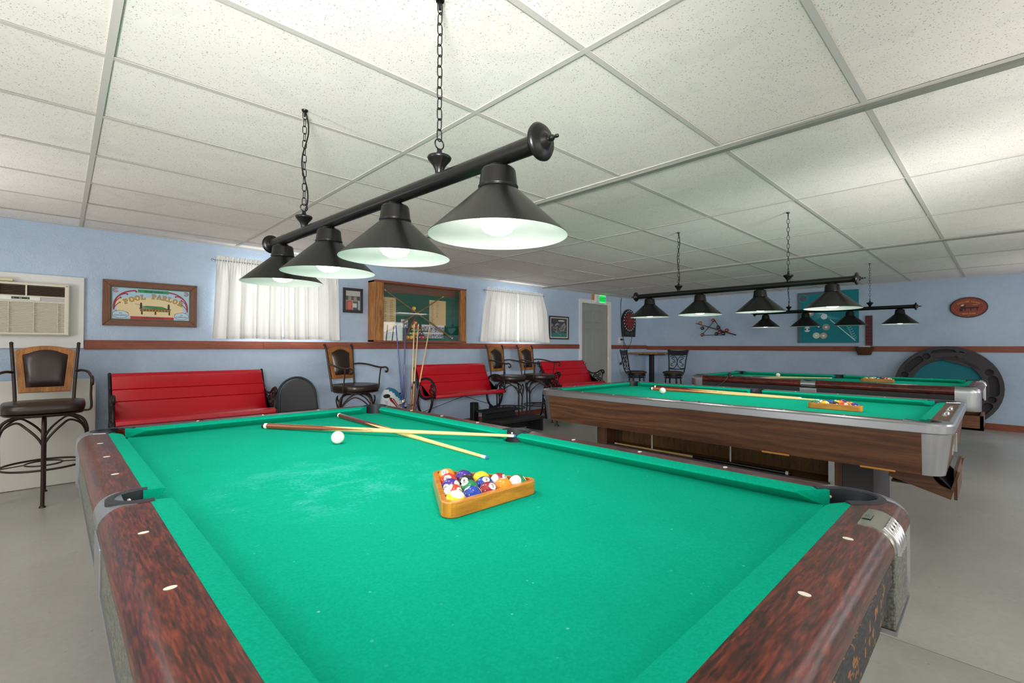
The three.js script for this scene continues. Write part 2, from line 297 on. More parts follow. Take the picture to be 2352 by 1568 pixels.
// daylight of those windows, mostly unseen, as area lights just inside the glass
function daylight(x, y, z, w, h, tx, tz, nits) { const l = new THREE.RectAreaLight(new THREE.Color(1.0, 0.985, 0.965), nits, w, h); l.position.set(x, y, z); l.lookAt(tx, y, tz); scene.add(l); return l; }
for (const [a, b] of unseenNearWin) daylight((a + b) / 2, 1.5, Z1 - 0.02, b - a - 0.1, 1.0, (a + b) / 2, Z0, WINDOW_NITS);
daylight(X0 + 0.02, 1.48, -2.4, 1.9, 1.05, X1, -2.4, WINDOW_NITS);
daylight(X0 + 0.02, 1.48, 1.2, 1.9, 1.05, X1, 1.2, WINDOW_NITS);
daylight(1.8, 1.65, Z0 - 0.05, 1.0, 0.6, 1.8, 0, WINDOW_NITS * 2.0);
daylight(5.5, 1.65, Z0 - 0.05, 1.0, 0.6, 5.5, 0, WINDOW_NITS * 2.0);

// skirting and the wooden chair rail
solid('baseboard_left', [metre(span(0.2, DOOR[0] - 0.05, 0, 0.085, Z0, Z0 + 0.014)), metre(span(DOOR[1] + 0.07, X1, 0, 0.085, Z0, Z0 + 0.014))], M.trim);
solid('baseboard_right', metre(span(X1 - 0.014, X1, 0, 0.095, Z0, Z1), 'z'), M.trim);
let tn = 0;
const railL = [[0.152, 1.62], [1.62, 3.3], [3.3, 5.75], [5.75, 7.215]];
for (const [a, b] of railL) solid('trim_' + ++tn, metre(span(a + 0.0006, b - 0.0006, 1.142, 1.226, Z0, Z0 + 0.017, 0.002), 'x', tn * 0.31), M.trim);
solid('trim_' + ++tn, metre(span(8.275, X1 - 0.018, 1.135, 1.218, Z0, Z0 + 0.017, 0.002), 'x', 0.9), M.trim);
for (const [a, b] of [[Z0, -4.35], [-4.35, -2.25], [-2.25, 0.4], [0.4, Z1]]) solid('trim_' + ++tn, metre(span(X1 - 0.017, X1, 1.116, 1.204, a + 0.0006, b - 0.0006, 0.002), 'z', tn * 0.31), M.trim);

// door at the far end of the window wall
{
  const d = structure('door_1'), fr = [];
  fr.push(span(DOOR[0] - 0.05, DOOR[0] + 0.022, 0, 2.035, Z0 - 0.08, Z0 + 0.02), span(DOOR[1] - 0.022, DOOR[1] + 0.072, 0, 2.035, Z0 - 0.08, Z0 + 0.02), span(DOOR[0] - 0.05, DOOR[1] + 0.072, 2.035, 2.11, Z0 - 0.08, Z0 + 0.02));
  part('door_frame', fr, M.whiteGloss, d);
  const grey = std({ color: '#9b9d9b', roughness: 0.5 });
  const dx0 = DOOR[0] + 0.024, dx1 = DOOR[1] - 0.024, w = dx1 - dx0;
  part('door_panel', span(dx0, dx1, 0.01, 2.033, Z0 - 0.055, Z0 - 0.012), grey, d);
  for (const cx of [0.29, 0.71]) for (const [y0, y1] of [[1.66, 1.90], [0.86, 1.54], [0.2, 0.72]]) {
    const a = dx0 + w * cx - 0.125, b = dx0 + w * cx + 0.125, z = Z0 - 0.012, t = 0.014;
    part('door_moulding', [span(a, b, y0, y0 + t, z - 0.002, z + 0.009, 0.003), span(a, b, y1 - t, y1, z - 0.002, z + 0.009, 0.003), span(a, a + t, y0, y1, z - 0.002, z + 0.009, 0.003), span(b - t, b, y0, y1, z - 0.002, z + 0.009, 0.003), span(a + 0.04, b - 0.04, y0 + 0.04, y1 - 0.04, z - 0.002, z + 0.004, 0.003)], grey, d);
  }
  const k = lathe([[0, 0], [0.03, 0], [0.032, 0.006], [0.012, 0.012], [0.012, 0.03], [0.026, 0.04], [0.028, 0.055], [0.018, 0.066], [0, 0.068]], 20); k.rotateX(PI / 2); k.translate(dx0 + 0.065, 0.86, Z0 - 0.012);
  part('door_knob', k, M.chrome, d);
  part('strike_strip', span(dx1 - 0.004, dx1 + 0.008, 0.02, 2.03, Z0 - 0.02, Z0 - 0.004), M.orange, d);
  for (const y of [0.25, 0.95, 1.78]) part('hinge', [cyl(0.007, 0.007, 0.1, dx1 + 0.004, y, Z0 + 0.002, 10), span(dx1 - 0.012, dx1, y - 0.05, y + 0.05, Z0 - 0.012, Z0 - 0.008)], M.alu, d);
}
// ---------- pool tables ----------
const HW = 0.635, HL = 1.27, DW = 0.05, DO = 0.155;   // half bed, cushion width, nose to outer edge
function bedGeo(yTop, uvTable) {
  const s = new THREE.Shape(), ax = HW + DW, az = HL + DW, cx = HW + 0.035, cz = HL + 0.035, r = 0.062, pts = [];
  const arc = (x, z, r2, a0, a1, n = 14) => { for (let i = 0; i <= n; i++) { const a = a0 + (a1 - a0) * i / n; pts.push([x + r2 * Math.cos(a), z + r2 * Math.sin(a)]); } };
  const e = Math.asin(0.015 / r);
  arc(HW + 0.06, 0, 0.058, PI * 1.45, PI * 0.55);                 // side pocket, +x (run z up)
  arc(cx, cz, r, 1.5 * PI + e, PI - e);                            // corner ++
  arc(-cx, cz, r, e, -0.5 * PI - e);
  arc(-HW - 0.06, 0, 0.058, PI * 0.45, -PI * 0.45);
  arc(-cx, -cz, r, 0.5 * PI + e, -e);
  arc(cx, -cz, r, PI + e, 0.5 * PI - e);
  const g = new THREE.ExtrudeGeometry(poly(pts), { depth: 0.035, bevelEnabled: false });
  g.rotateX(PI / 2); g.translate(0, yTop, 0);                      // (x, z) stays (x, z), depth goes down
  const p = g.attributes.position, uv = g.attributes.uv;
  for (let i = 0; i < p.count; i++) uvTable ? uv.setXY(i, (p.getX(i) + ax) / (2 * ax), (p.getZ(i) + az) / (2 * az)) : uv.setXY(i, p.getX(i), p.getZ(i));
  return g;
}
// a cushion along +u from u0 to u1, nose at d = 0, wood at d = DW; s0, s1: how far its ends run on at the back
function cushion(u0, u1, s0, s1, yTop, map) {
  const prof = [[DW + 0.004, 0], [0.012, -0.0035], [0.002, -0.0075], [0, -0.012], [0.006, -0.0175], [DW - 0.008, -0.042], [DW + 0.004, -0.042]];
  const rows = [];
  for (let i = 0; i <= 6; i++) { const t = i / 6; rows.push(prof.map(([d, y]) => { const a = u0 - s0 * d / DW, b = u1 + s1 * d / DW; return map(a + (b - a) * t, d, yTop + y); })); }
  return merge([grid(rows, { angle: 0.5 }), fan(rows[0]), fan(rows[6], true)]);
}
const sides = [   // the four rails: maps (along, outward, up) to table space
  { k: 'n', len: HL, map: (u, d, y) => V(-HW - d, y, u) }, { k: 'f', len: HL, map: (u, d, y) => V(HW + d, y, u) },
  { k: 'h', len: HW, map: (u, d, y) => V(u, y, -HL - d) }, { k: 'r', len: HW, map: (u, d, y) => V(u, y, HL + d) }];
function railLoft(u0, u1, sk0, sk1, prof, map, n = 8) {
  const rows = [], vs = [0]; for (let j = 1; j < prof.length; j++) vs.push(vs[j - 1] + Math.hypot(prof[j][0] - prof[j - 1][0], prof[j][1] - prof[j - 1][1]));
  const us = [];
  for (let i = 0; i <= n; i++) { const t = i / n; us.push((u0 + (u1 - u0) * t)); rows.push(prof.map(([d, y]) => { const a = u0 - sk0(d), b = u1 + sk1(d); return map(a + (b - a) * t, d, y); })); }
  return merge([grid(rows, { us, vs, angle: 0.5 }), fan(rows[0]), fan(rows[n], true)]);
}
// paths in the +x+z quadrant, (x, z) pairs
function linerPath(corner) {
  const pts = [];
  if (corner) {
    const cx = HW + 0.035, cz = HL + 0.035, r = 0.057, k = Math.SQRT1_2;
    const a0 = [cx + r * k - 0.052 * k, cz - r * k - 0.052 * k], a1 = [cx - r * k - 0.052 * k, cz + r * k - 0.052 * k];
    pts.push(a0); for (let i = 0; i <= 16; i++) { const a = -PI / 4 + PI * i / 16; pts.push([cx + r * Math.cos(a), cz + r * Math.sin(a)]); } pts.push(a1);
  } else {
    const cx = HW + 0.062, r = 0.056;
    pts.push([cx - 0.018, -r]); for (let i = 0; i <= 16; i++) { const a = -PI / 2 + PI * i / 16; pts.push([cx + r * Math.cos(a), r * Math.sin(a)]); } pts.push([cx - 0.018, r]);
  }
  return pts;
}
function normals2(pts) { return pts.map((p, i) => { const a = pts[Math.max(0, i - 1)], b = pts[Math.min(pts.length - 1, i + 1)], dx = b[0] - a[0], dz = b[1] - a[1], l = Math.hypot(dx, dz) || 1; return [dz / l, -dx / l]; }); }
function linerGeo(corner, hT, w) {
  const P = linerPath(corner), N = normals2(P), prof = [[0, hT - 0.15], [0, hT + 0.001], [0.003, hT + 0.005], [w - 0.004, hT + 0.004], [w, hT + 0.001], [w, hT - 0.02]];
  const rows = P.map((p, i) => prof.map(([o, y]) => V(p[0] + N[i][0] * o, y, p[1] + N[i][1] * o)));
  const cup = P.map((p) => V(p[0], hT - 0.149, p[1]));
  return merge([grid(rows, { angle: 0.6 }), fan(rows[0]), fan(rows[rows.length - 1], true), fan(cup)]);
}
function resample(pts, n) { const L = [0]; for (let i = 1; i < pts.length; i++) L.push(L[i - 1] + Math.hypot(pts[i][0] - pts[i - 1][0], pts[i][1] - pts[i - 1][1])); const out = []; for (let k = 0; k < n; k++) { const s = L[L.length - 1] * k / (n - 1); let i = 1; while (i < pts.length - 1 && L[i] < s) i++; const t = (s - L[i - 1]) / (L[i] - L[i - 1] || 1); out.push([lerp(pts[i - 1][0], pts[i][0], t), lerp(pts[i - 1][1], pts[i][1], t)]); } return out; }
// castings: from the pocket liner out to the edge path, over the edge and down
function castingGeo(corner, hT, w, edge, prof) {   // prof: [inset from the edge, y]
  const P = linerPath(corner), N = normals2(P), I = resample(P.map((p, i) => [p[0] + N[i][0] * w * 0.8, p[1] + N[i][1] * w * 0.8]), 33), O = resample(edge, 33), ON = normals2(O);
  const rows = I.map((p, i) => [V(p[0], hT + 0.0012, p[1]), ...prof.map(([s, y]) => V(O[i][0] - ON[i][0] * s, y, O[i][1] - ON[i][1] * s))]);
  return merge([grid(rows, { angle: 0.55 }), fan(rows[0]), fan(rows[32], true)]);
}
function edgePath(R, start, endAng, out) {
  const cx = HW + out - R, cz = HL + out - R, pts = [[HW + out, HL + start]];
  for (let i = 0; i <= 16; i++) { const a = endAng * i / 16; pts.push([cx + R * Math.cos(a), cz + R * Math.sin(a)]); }
  return pts;
}
function mirrored(g, sx, sz) { const c = g.clone(); c.scale(sx, 1, sz); if (sx * sz < 0) { const q = clean(c); for (const k of ['position', 'normal', 'uv']) { const a = q.attributes[k], s = a.itemSize; for (let i = 0; i < a.count; i += 3) for (let j = 0; j < s; j++) { const t = a.array[(i + 1) * s + j]; a.array[(i + 1) * s + j] = a.array[(i + 2) * s + j]; a.array[(i + 2) * s + j] = t; } } return q; } return c; }
function tableCore(t, hT, felt, woodM, uvTable) {
  part('playing_cloth', bedGeo(hT - 0.042, uvTable), felt, t);
  part('slate', span(-HW - 0.03, HW + 0.03, hT - 0.115, hT - 0.0785, -HL + 0.06, HL - 0.06), M.charcoal, t);
  for (const s of sides) {
    const cut = 0.064, sc = 0.0125;
    const runs = s.len === HL ? [[-HL + 0.085, -0.067, cut, sc], [0.067, HL - 0.085, sc, cut]] : [[-HW + 0.085, HW - 0.085, cut, cut]];
    for (const [a, b, s0, s1] of runs) { const g = cushion(a, b, s0, s1, hT, s.map); const p = g.attributes.position, uv = g.attributes.uv; for (let i = 0; i < p.count; i++) uv.setXY(i, p.getX(i), p.getZ(i) + p.getY(i)); part('cushion', g, M.feltClean, t); }
    // diamonds
    const dg = cyl(0.0062, 0.0062, 0.0012, 0, 0, 0, 16); dg.scale(1.55, 1, 1);
    for (const k of s.len === HL ? [-3, -2, -1, 1, 2, 3] : [-1, 0, 1]) { const m = part('diamond_inlay', dg, M.ivory, t); const p = s.map(k * 0.3175, 0.094, hT + 0.0004); m.position.copy(p); if (s.len === HL) m.rotation.y = 0; else m.rotation.y = PI / 2; }
  }
}
const arcProf = (x0, hT, d, h, n = 8) => Array.from({ length: n + 1 }, (_, i) => { const a = PI / 2 * i / n; return [x0 + (DO - x0) * Math.sin(a), hT - h * (1 - Math.cos(a))]; });
// dark mahogany table with cast metal corners
function makeMahoganyTable(name, label, pos, turn, hT, felt, uvTable, apronM) {
  const t = thing(name, label, 'pool table', pos, turn, undefined);
  tableCore(t, hT, felt, M.mahog, uvTable);
  const prof = [[DW + 0.003, hT - 0.03], [DW + 0.003, hT], ...arcProf(0.105, hT, 0, 0.05), [DO - 0.002, hT - 0.058], [DO - 0.010, hT - 0.070], [DO - 0.022, hT - 0.079], [DO - 0.04, hT - 0.083]];
  for (const s of sides) {
    if (s.len === HL) for (const sg of [-1, 1]) { const a = sg < 0 ? -HL + 0.02 : 0.07, b = sg < 0 ? -0.07 : HL - 0.02; part('rail', railLoft(a, b, () => 0, () => 0, prof, s.map), M.mahog, t); }
    else { const sk = (d) => -0.02 + (d - DW) * 0.9; part('rail', railLoft(-HW, HW, sk, sk, prof, s.map), M.mahog, t); }
  }
  const cp = [[0.053, hT + 0.0012], ...Array.from({ length: 8 }, (_, i) => { const a = PI / 2 * (i + 1) / 8; return [0.053 * (1 - Math.sin(a)) - 0.001, hT + 0.0012 - 0.050 * (1 - Math.cos(a))]; }), [-0.001, hT - 0.06], [-0.001, hT - 0.12], [-0.001, hT - 0.18], [-0.001, hT - 0.222], [0.002, hT - 0.229], [0.014, hT - 0.23]];
  const corner = castingGeo(true, hT, 0.02, edgePath(0.1, -0.03, 1.38, DO), cp);
  const cpS = cp.slice(0, -6).concat([[0.002, hT - 0.06], [0.009, hT - 0.072], [0.02, hT - 0.081], [0.036, hT - 0.085]]);
  const side = castingGeo(false, hT, 0.02, [[HW + DO, -0.075], [HW + DO, -0.0376], [HW + DO, 0.0376], [HW + DO, 0.075]], cpS);
  const lc = linerGeo(true, hT, 0.02), ls = linerGeo(false, hT, 0.02);
  for (const sx of [-1, 1]) {
    for (const sz of [-1, 1]) { part('corner_casting', mirrored(corner, sx, sz), M.alu, t); const l = part('pocket_liner', mirrored(lc, sx, sz), M.rubber, t); const sc = part('screw', sphere(0.005, 0, 0, 0, 1, 1, 1, 10), M.ivory, l); sc.position.set(sx * (HW + 0.064), hT - 0.022, sz * (HL - 0.018)); }
    part('side_casting', mirrored(side, sx, 1), M.alu, t); const l = part('pocket_liner', mirrored(ls, sx, 1), M.rubber, t);
    const sc = part('screw', sphere(0.005, 0, 0, 0, 1, 1, 1, 10), M.ivory, l); sc.position.set(sx * (HW + 0.085), hT - 0.02, -0.05);
  }
  // aprons under the rails, with a light metal strip below
  const ax = HW + 0.146, az = HL + 0.128, yA = hT - 0.20, yB = hT - 0.081;
  for (const sx of [-1, 1]) part('apron_cover', span(sx > 0 ? ax - 0.03 : -ax - 0.006, sx > 0 ? ax + 0.006 : -ax + 0.03, yA - 0.012, hT - 0.09, -0.085, 0.085, 0.003), M.alu, t);
  for (const sx of [-1, 1]) for (const sz of [-1, 1]) { part('apron', metre(span(sx > 0 ? ax - 0.03 : -ax, sx > 0 ? ax : -ax + 0.03, yA, yB, sz < 0 ? -HL - 0.02 : 0.075, sz < 0 ? -0.075 : HL + 0.02), 'z'), apronM, t); part('apron_strip', span(sx > 0 ? ax - 0.03 : -ax - 0.004, sx > 0 ? ax + 0.004 : -ax + 0.03, yA - 0.012, yA, sz < 0 ? -HL - 0.02 : 0.075, sz < 0 ? -0.075 : HL + 0.02), M.alu, t); }
  for (const sz of [-1, 1]) { part('apron', metre(span(-HW - 0.07, HW + 0.07, yA, yB, sz > 0 ? az - 0.03 : -az, sz > 0 ? az : -az + 0.03)), apronM, t); }
  part('cabinet', metre(span(-0.62, 0.62, 0.44, yA + 0.02, -1.22, 1.22)), M.darkgrey, t);
  for (const sz of [-1, 1]) part('pedestal_leg', metre(new RoundedBoxGeometry(0.86, 0.44, 0.26, 2, 0.02).translate(0, 0.22, sz * 0.86), 'y'), M.darkgrey, t);
  return t;
}
const T1 = makeMahoganyTable('pool_table', 'nearest pool table with reddish mahogany rails, chrome pockets and chalk-marked green cloth', [0.857, 0, -1.59], 0.009, 0.781, M.felt, true, M.speck);
{ // worn ledge under the foot rail and the score plate let into it
  const hT = 0.781;
  part('foot_ledge', [metre(box(1.02, 0.05, 0.05, 0, hT - 0.122, HL + DO - 0.038, 0.006)), metre(box(1.02, 0.045, 0.05, 0, hT - 0.185, HL + DO - 0.045, 0.006)), metre(box(1.02, 0.05, 0.04, 0, hT - 0.245, HL + DO - 0.055, 0.006)), metre(box(1.02, 0.19, 0.03, 0, hT - 0.18, HL + DO - 0.09))], M.worn, T1);
  part('apron_corner', [metre(span(0.512, 0.745, hT - 0.25, hT - 0.083, HL + 0.10, HL + 0.148, 0.004))], M.speck, T1); part('apron_strip', span(0.512, 0.747, hT - 0.262, hT - 0.2505, HL + 0.10, HL + 0.151), M.alu, T1);
  const rows = [], us = [], pl = [[0.088, 0.003], [0.11, 0.003], [0.118, 0.003]];
  const prof = [[0.090, hT + 0.0015], [0.098, hT + 0.002], ...arcProf(0.105, hT, 0, 0.05).map(([d, y], i) => [d + 0.002 * Math.sin(PI / 2 * i / 8), y + 0.002 * Math.cos(PI / 2 * i / 8)]), [DO, hT - 0.058], [DO - 0.008, hT - 0.069]];
  const xa = 0.435, xb = 0.572;
  for (let i = 0; i <= 24; i++) { const x = xa + (xb - xa) * i / 24; rows.push(prof.map(([d, y]) => V(x, y, HL + d))); }
  const plateM = std({ color: '#bdbcb0', metalness: 1, roughness: 0.24 });
  const pM = part('score_plate', merge([grid(rows, { angle: 0.5 }), fan(rows[0]), fan(rows[24], true)]), plateM, T1);
  for (let k = 0; k < 4; k++) { const x = xa + 0.032 + k * 0.025, g = new THREE.TorusGeometry(0.059, 0.0075, 8, 18, 1.05); g.rotateY(-PI / 2); g.rotateX(0.12); g.scale(1, 1.0, 1.0); g.translate(x, hT - 0.052, HL + DO - 0.056); part('counter_wheel', g, M.chrome, pM); const s = box(0.008, 0.006, 0.012, x + 0.005, hT - 0.010, HL + DO - 0.012); s.rotateX(0); part('counter_slot', s, M.black, pM); }
  const tx = canvasTex(256, 256, (g, w, h) => { g.fillStyle = '#bdbcb0'; g.fillRect(0, 0, w, h); g.fillStyle = '#3b3a33'; g.font = 'italic bold 44px serif'; g.textAlign = 'center'; g.fillText('Pool', w / 2, 150); g.font = '24px serif'; g.fillText('SCORE', w / 2, 190); g.beginPath(); g.moveTo(128, 40); g.lineTo(150, 80); g.lineTo(128, 110); g.lineTo(106, 80); g.fill(); });
  const lab = new THREE.PlaneGeometry(0.05, 0.018); lab.rotateX(-PI / 2); lab.rotateY(0); lab.translate(xa + 0.068, hT + 0.0026, HL + 0.099);
  part('plate_print', lab, std({ map: tx, metalness: 1, roughness: 0.24, polygonOffset: true, polygonOffsetFactor: -1 }), pM);
}
const T3 = makeMahoganyTable('pool_table', 'farthest pool table with black aprons and big rounded metal corners, by the right wall', [7.034, 0, -1.584], 0, 0.802, M.feltClean, false, M.charcoal);
{
  const hT = 0.802; // ribbed score wheels on the foot rail, bridge hook on the near rail, ball drawer
  const m = part('score_plate', box(0.2, 0.004, 0.05, 0.42, hT + 0.001, HL + 0.11), M.chrome, T3);
  for (let k = 0; k < 5; k++) { const g = new THREE.TorusGeometry(0.05, 0.011, 8, 16, 1.5); g.rotateY(-PI / 2); g.translate(0.34 + k * 0.04, hT - 0.045, HL + 0.108); part('counter_wheel', g, M.chrome, m); }
  part('ball_drawer', [metre(span(-0.66, -0.25, 0.385, 0.405, 1.0, 1.435)), metre(span(-0.66, -0.635, 0.385, 0.525, 1.0, 1.435), 'z'), metre(span(-0.275, -0.25, 0.385, 0.525, 1.0, 1.435), 'z'), metre(span(-0.66, -0.25, 0.385, 0.53, 1.41, 1.435))], M.frame, T3);
}
// light walnut table with polished metal edges
const T2 = thing('pool_table', 'middle pool table with brown wood-grain sides and polished metal edges and corners', 'pool table', [4.044, 0, -1.617], 0.01);
{
  const hT = 0.782, t = T2, OUT = DO;
  tableCore(t, hT, M.feltClean, M.walnut, false);
  const top = [[DW + 0.003, hT - 0.03], [DW + 0.003, hT], [OUT - 0.026, hT], [OUT - 0.026, hT - 0.01]];
  const edge = [[OUT - 0.026, hT - 0.012], [OUT - 0.026, hT + 0.001], [OUT - 0.02, hT + 0.002], [OUT - 0.006, hT - 0.003], [OUT, hT - 0.012], [OUT, hT - 0.05], [OUT - 0.006, hT - 0.056], [OUT - 0.03, hT - 0.056]];
  for (const s of sides) {
    const runs = s.len === HL ? [[-HL + 0.06, -0.085], [0.085, HL - 0.06]] : [[-HW + 0.02, HW - 0.02]];
    for (const [a, b] of runs) { part('rail', railLoft(a, b, () => 0, () => 0, top, s.map), M.walnut, t); part('rail_edge', railLoft(a, b, () => 0, () => 0, edge, s.map), M.alu, t); }
  }
  const cp = edge.slice(1).map(([d, y]) => [OUT - d, y + 0.0012]);
  const ep = edgePath(0.11, -0.06, PI / 2, OUT); ep.push([HW - 0.02, HL + OUT]);
  const corner = castingGeo(true, hT, 0.014, ep, cp), side = castingGeo(false, hT, 0.014, [[HW + OUT, -0.085], [HW + OUT, 0], [HW + OUT, 0.085]], cp);
  const lc = linerGeo(true, hT, 0.014), ls = linerGeo(false, hT, 0.014);
  // tapered body: rounded outline at the top and a smaller one below
  const yT = hT - 0.056, yB = 0.505, ring = (out, y) => { const p = [], R = out - 0.03, cx = HW + 0.03, cz = HL + 0.03; for (let i = 0; i <= 14; i++) { const a = PI / 2 * i / 14; p.push(V(cx + R * Math.cos(a), y, cz + R * Math.sin(a))); } return p; };
  const wrap = grid([ring(OUT - 0.012, yT), ring(OUT - 0.018, lerp(yT, yB, 0.3)), ring(OUT - 0.036, yB), ring(OUT - 0.06, yB)], { angle: 0.6 });
  for (const sx of [-1, 1]) {
    for (const sz of [-1, 1]) { part('corner_casting', mirrored(corner, sx, sz), M.alu, t); part('pocket_liner', mirrored(lc, sx, sz), M.rubber, t); part('corner_wrap', mirrored(wrap, sx, sz), M.alu, t); }
    part('side_casting', mirrored(side, sx, 1), M.alu, t); part('pocket_liner', mirrored(ls, sx, 1), M.rubber, t);
  }
  const pan = (u0, u1, map) => grid(Array.from({ length: 2 }, (_, i) => [[OUT - 0.013, yT], [OUT - 0.019, lerp(yT, yB, 0.3)], [OUT - 0.037, yB], [OUT - 0.09, yB]].map(([d, y]) => map(i ? u1 : u0, d, y))), { us: [u0 + 1.36, u1 + 1.36], angle: 0.3 });
  for (const s of sides) part('apron', pan(s.len === HL ? -HL - 0.03 : -HW - 0.03, s.len === HL ? HL + 0.03 : HW + 0.03, s.map), M.walnut, t);
  part('underside', metre(span(-HW - 0.08, HW + 0.08, yB + 0.001, yB + 0.02, -HL - 0.08, HL + 0.08)), M.darkwood, t);
  for (const z of [-0.13, 0.78]) part('chipped_edge', box(0.012, 0.012, 0.16, -HW - 0.114, yB - 0.001, z > 0 ? z + 0.33 : z + 0.72, 0.004), M.orange, t);
  // base: back board with end panels trimmed in metal, a low ledge, two rods
  part('back_board', metre(span(-0.12, -0.09, 0.12, yB, -0.94, 0.80)), M.darkwood, t);
  part('base_shelf', metre(span(-0.34, -0.10, 0.25, 0.275, -0.95, 0.80), 'z'), M.darkwood, t);
  part('end_panel', metre(span(-0.33, 0.33, 0, yB, -1.09, -0.97), 'y'), M.walnut, t);
  part('end_panel', metre(span(-0.33, 0.33, 0, yB, 0.81, 0.865), 'y'), M.walnut, t);
  part('metal_strip', span(-0.336, -0.32, 0, yB, -1.10, -1.075), M.alu, t);
  part('metal_strip', span(-0.336, -0.32, 0, yB, 0.79, 0.825), M.alu, t);
  part('leg_block', metre(span(-0.325, 0.325, 0, yB, 0.866, 1.03), 'y'), M.darkgrey, t);
  for (const z of [-0.53, 0.137]) part('rod', cyl(0.006, 0.006, 0.30, -0.29, 0.37, z, 10), M.whiteGloss, t);
  part('ledge_strip', span(-0.35, -0.34, 0.245, 0.28, -0.95, 0.80), M.darkgrey, t);
  // ball return box hung under the foot end, with a scooped front
  const sh = new THREE.Shape(); sh.moveTo(1.14, yB + 0.01); sh.lineTo(1.13, 0.425); sh.lineTo(1.40, 0.345); sh.lineTo(1.436, 0.50); sh.lineTo(1.425, 0.50); sh.lineTo(1.40, 0.40); sh.quadraticCurveTo(1.32, 0.41, 1.31, yB + 0.01);
  for (const x of [-0.50, -0.02]) { const g = plate(sh, 0.022); g.rotateY(-PI / 2); g.translate(x, 0, 0); part('return_side', metre(g, 'z'), M.walnut, t); }
  const fr = box(0.48, 0.165, 0.014, -0.26, 0.425, 1.418); part('return_front', metre(fr), M.walnut, t);
  const tr = []; for (let i = 0; i < 12; i++) tr.push(rod(V(-0.50 + i * 0.042, 0.405, 1.40), V(-0.50 + i * 0.042, yB, 1.31), 0.008, 0.008, 6)); tr.push(box(0.48, 0.01, 0.26, -0.26, 0.395, 1.27)); part('return_tray', tr, M.black, t);
  // two small score counters on the foot rail
  for (const x of [0.09, -0.22]) { const c = part('score_counter', box(0.11, 0.004, 0.035, x, hT + 0.001, HL + 0.098, 0.001), M.chrome, t); part('counter_wheel', [-0.03, 0, 0.03].map((dx) => { const g = new THREE.TorusGeometry(0.008, 0.004, 6, 12, PI); g.rotateY(PI / 2); g.translate(x + dx, hT + 0.003, HL + 0.098); return g; }), M.chrome, c); }
  // coin slide on the foot apron
  part('coin_slide', [box(0.09, 0.14, 0.012, -0.30, 0.63, HL + OUT - 0.03, 0.003), box(0.016, 0.11, 0.02, -0.30, 0.63, HL + OUT - 0.018, 0.003)], M.chrome, t);
  part('levelling_foot', [cyl(0.008, 0.008, 0.06, -HW - 0.03, yB - 0.03, -HL - 0.03, 10), cyl(0.02, 0.024, 0.012, -HW - 0.03, yB - 0.062, -HL - 0.03, 12)], M.black, t);
}

// ---------- balls ----------
const BR = 0.0286, BC = { 1: '#f0c418', 2: '#123a9a', 3: '#d2331a', 4: '#3c1a86', 5: '#f08a18', 6: '#0e7a4a', 7: '#8c1322', 8: '#151515' };
const ballMat = {};
function ballMaterial(n) {
  if (ballMat[n]) return ballMat[n];
  const col = BC[n > 8 ? n - 8 : n];
  const tx = canvasTex(256, 128, (g, w, h) => {
    g.fillStyle = n > 8 ? '#efe9da' : col; g.fillRect(0, 0, w, h);
    if (n > 8) { g.fillStyle = col; g.fillRect(0, h * 0.235, w, h * 0.53); }
    for (const u of [0.25, 0.75]) { g.fillStyle = '#f3eee0'; g.beginPath(); g.ellipse(u * w, h / 2, 16, 16, 0, 0, 7); g.fill(); g.fillStyle = '#15130f'; g.font = 'bold ' + (n > 9 ? 18 : 22) + 'px sans-serif'; g.textAlign = 'center'; g.textBaseline = 'middle'; g.fillText(String(n), u * w, h / 2 + 1); }
  });
  return ballMat[n] = phys({ map: tx, roughness: 0.12, clearcoat: 0.8, clearcoatRoughness: 0.04 });
}
const ballGeo = new THREE.SphereGeometry(BR, 40, 26);
const colName = { 1: 'yellow', 2: 'blue', 3: 'red', 4: 'purple', 5: 'orange', 6: 'green', 7: 'maroon', 8: 'black' };
const ballLook = (n) => (n === 8 ? 'black number 8 ball' : n < 8 ? 'solid ' + colName[n] + ' number ' + n + ' ball' : colName[n - 8] + '-striped number ' + n + ' ball');
function ball(n, x, y, z, where, group, spot = [0, 1, 0], roll = 0, axis) {
  const m = part(n ? 'billiard_ball' : 'cue_ball', ballGeo, n ? ballMaterial(n) : M.cueBall, scene);
  m.position.set(x, y + BR, z);
  // sphere uv: u = 0.25 faces +z, u = 0.75 faces -z; turn +z to the wanted direction
  const q = new THREE.Quaternion().setFromUnitVectors(V(0, 0, 1), V(...spot).normalize()); m.quaternion.copy(q.multiply(new THREE.Quaternion().setFromAxisAngle(V(0, 0, 1), roll)));
  if (axis) { const Y = V(...axis).normalize(), Zs = V(...spot); Zs.addScaledVector(Y, -Zs.dot(Y)).normalize(); m.quaternion.setFromRotationMatrix(new THREE.Matrix4().makeBasis(V(0, 0, 0).crossVectors(Y, Zs), Y, Zs)); }
  m.userData = { label: (n ? ballLook(n) : 'plain white cue ball') + ' ' + where, category: 'ball' }; if (group) m.userData.group = group;
  return m;
}
M.cueBall = phys({ color: '#ece8dd', roughness: 0.14, clearcoat: 0.8, clearcoatRoughness: 0.05 });
const BED1 = 0.739, BED2 = 0.740, BED3 = 0.760;
ball(0, 0.905, BED1, -2.078, 'lying alone beside the crossed cues on the nearest table');
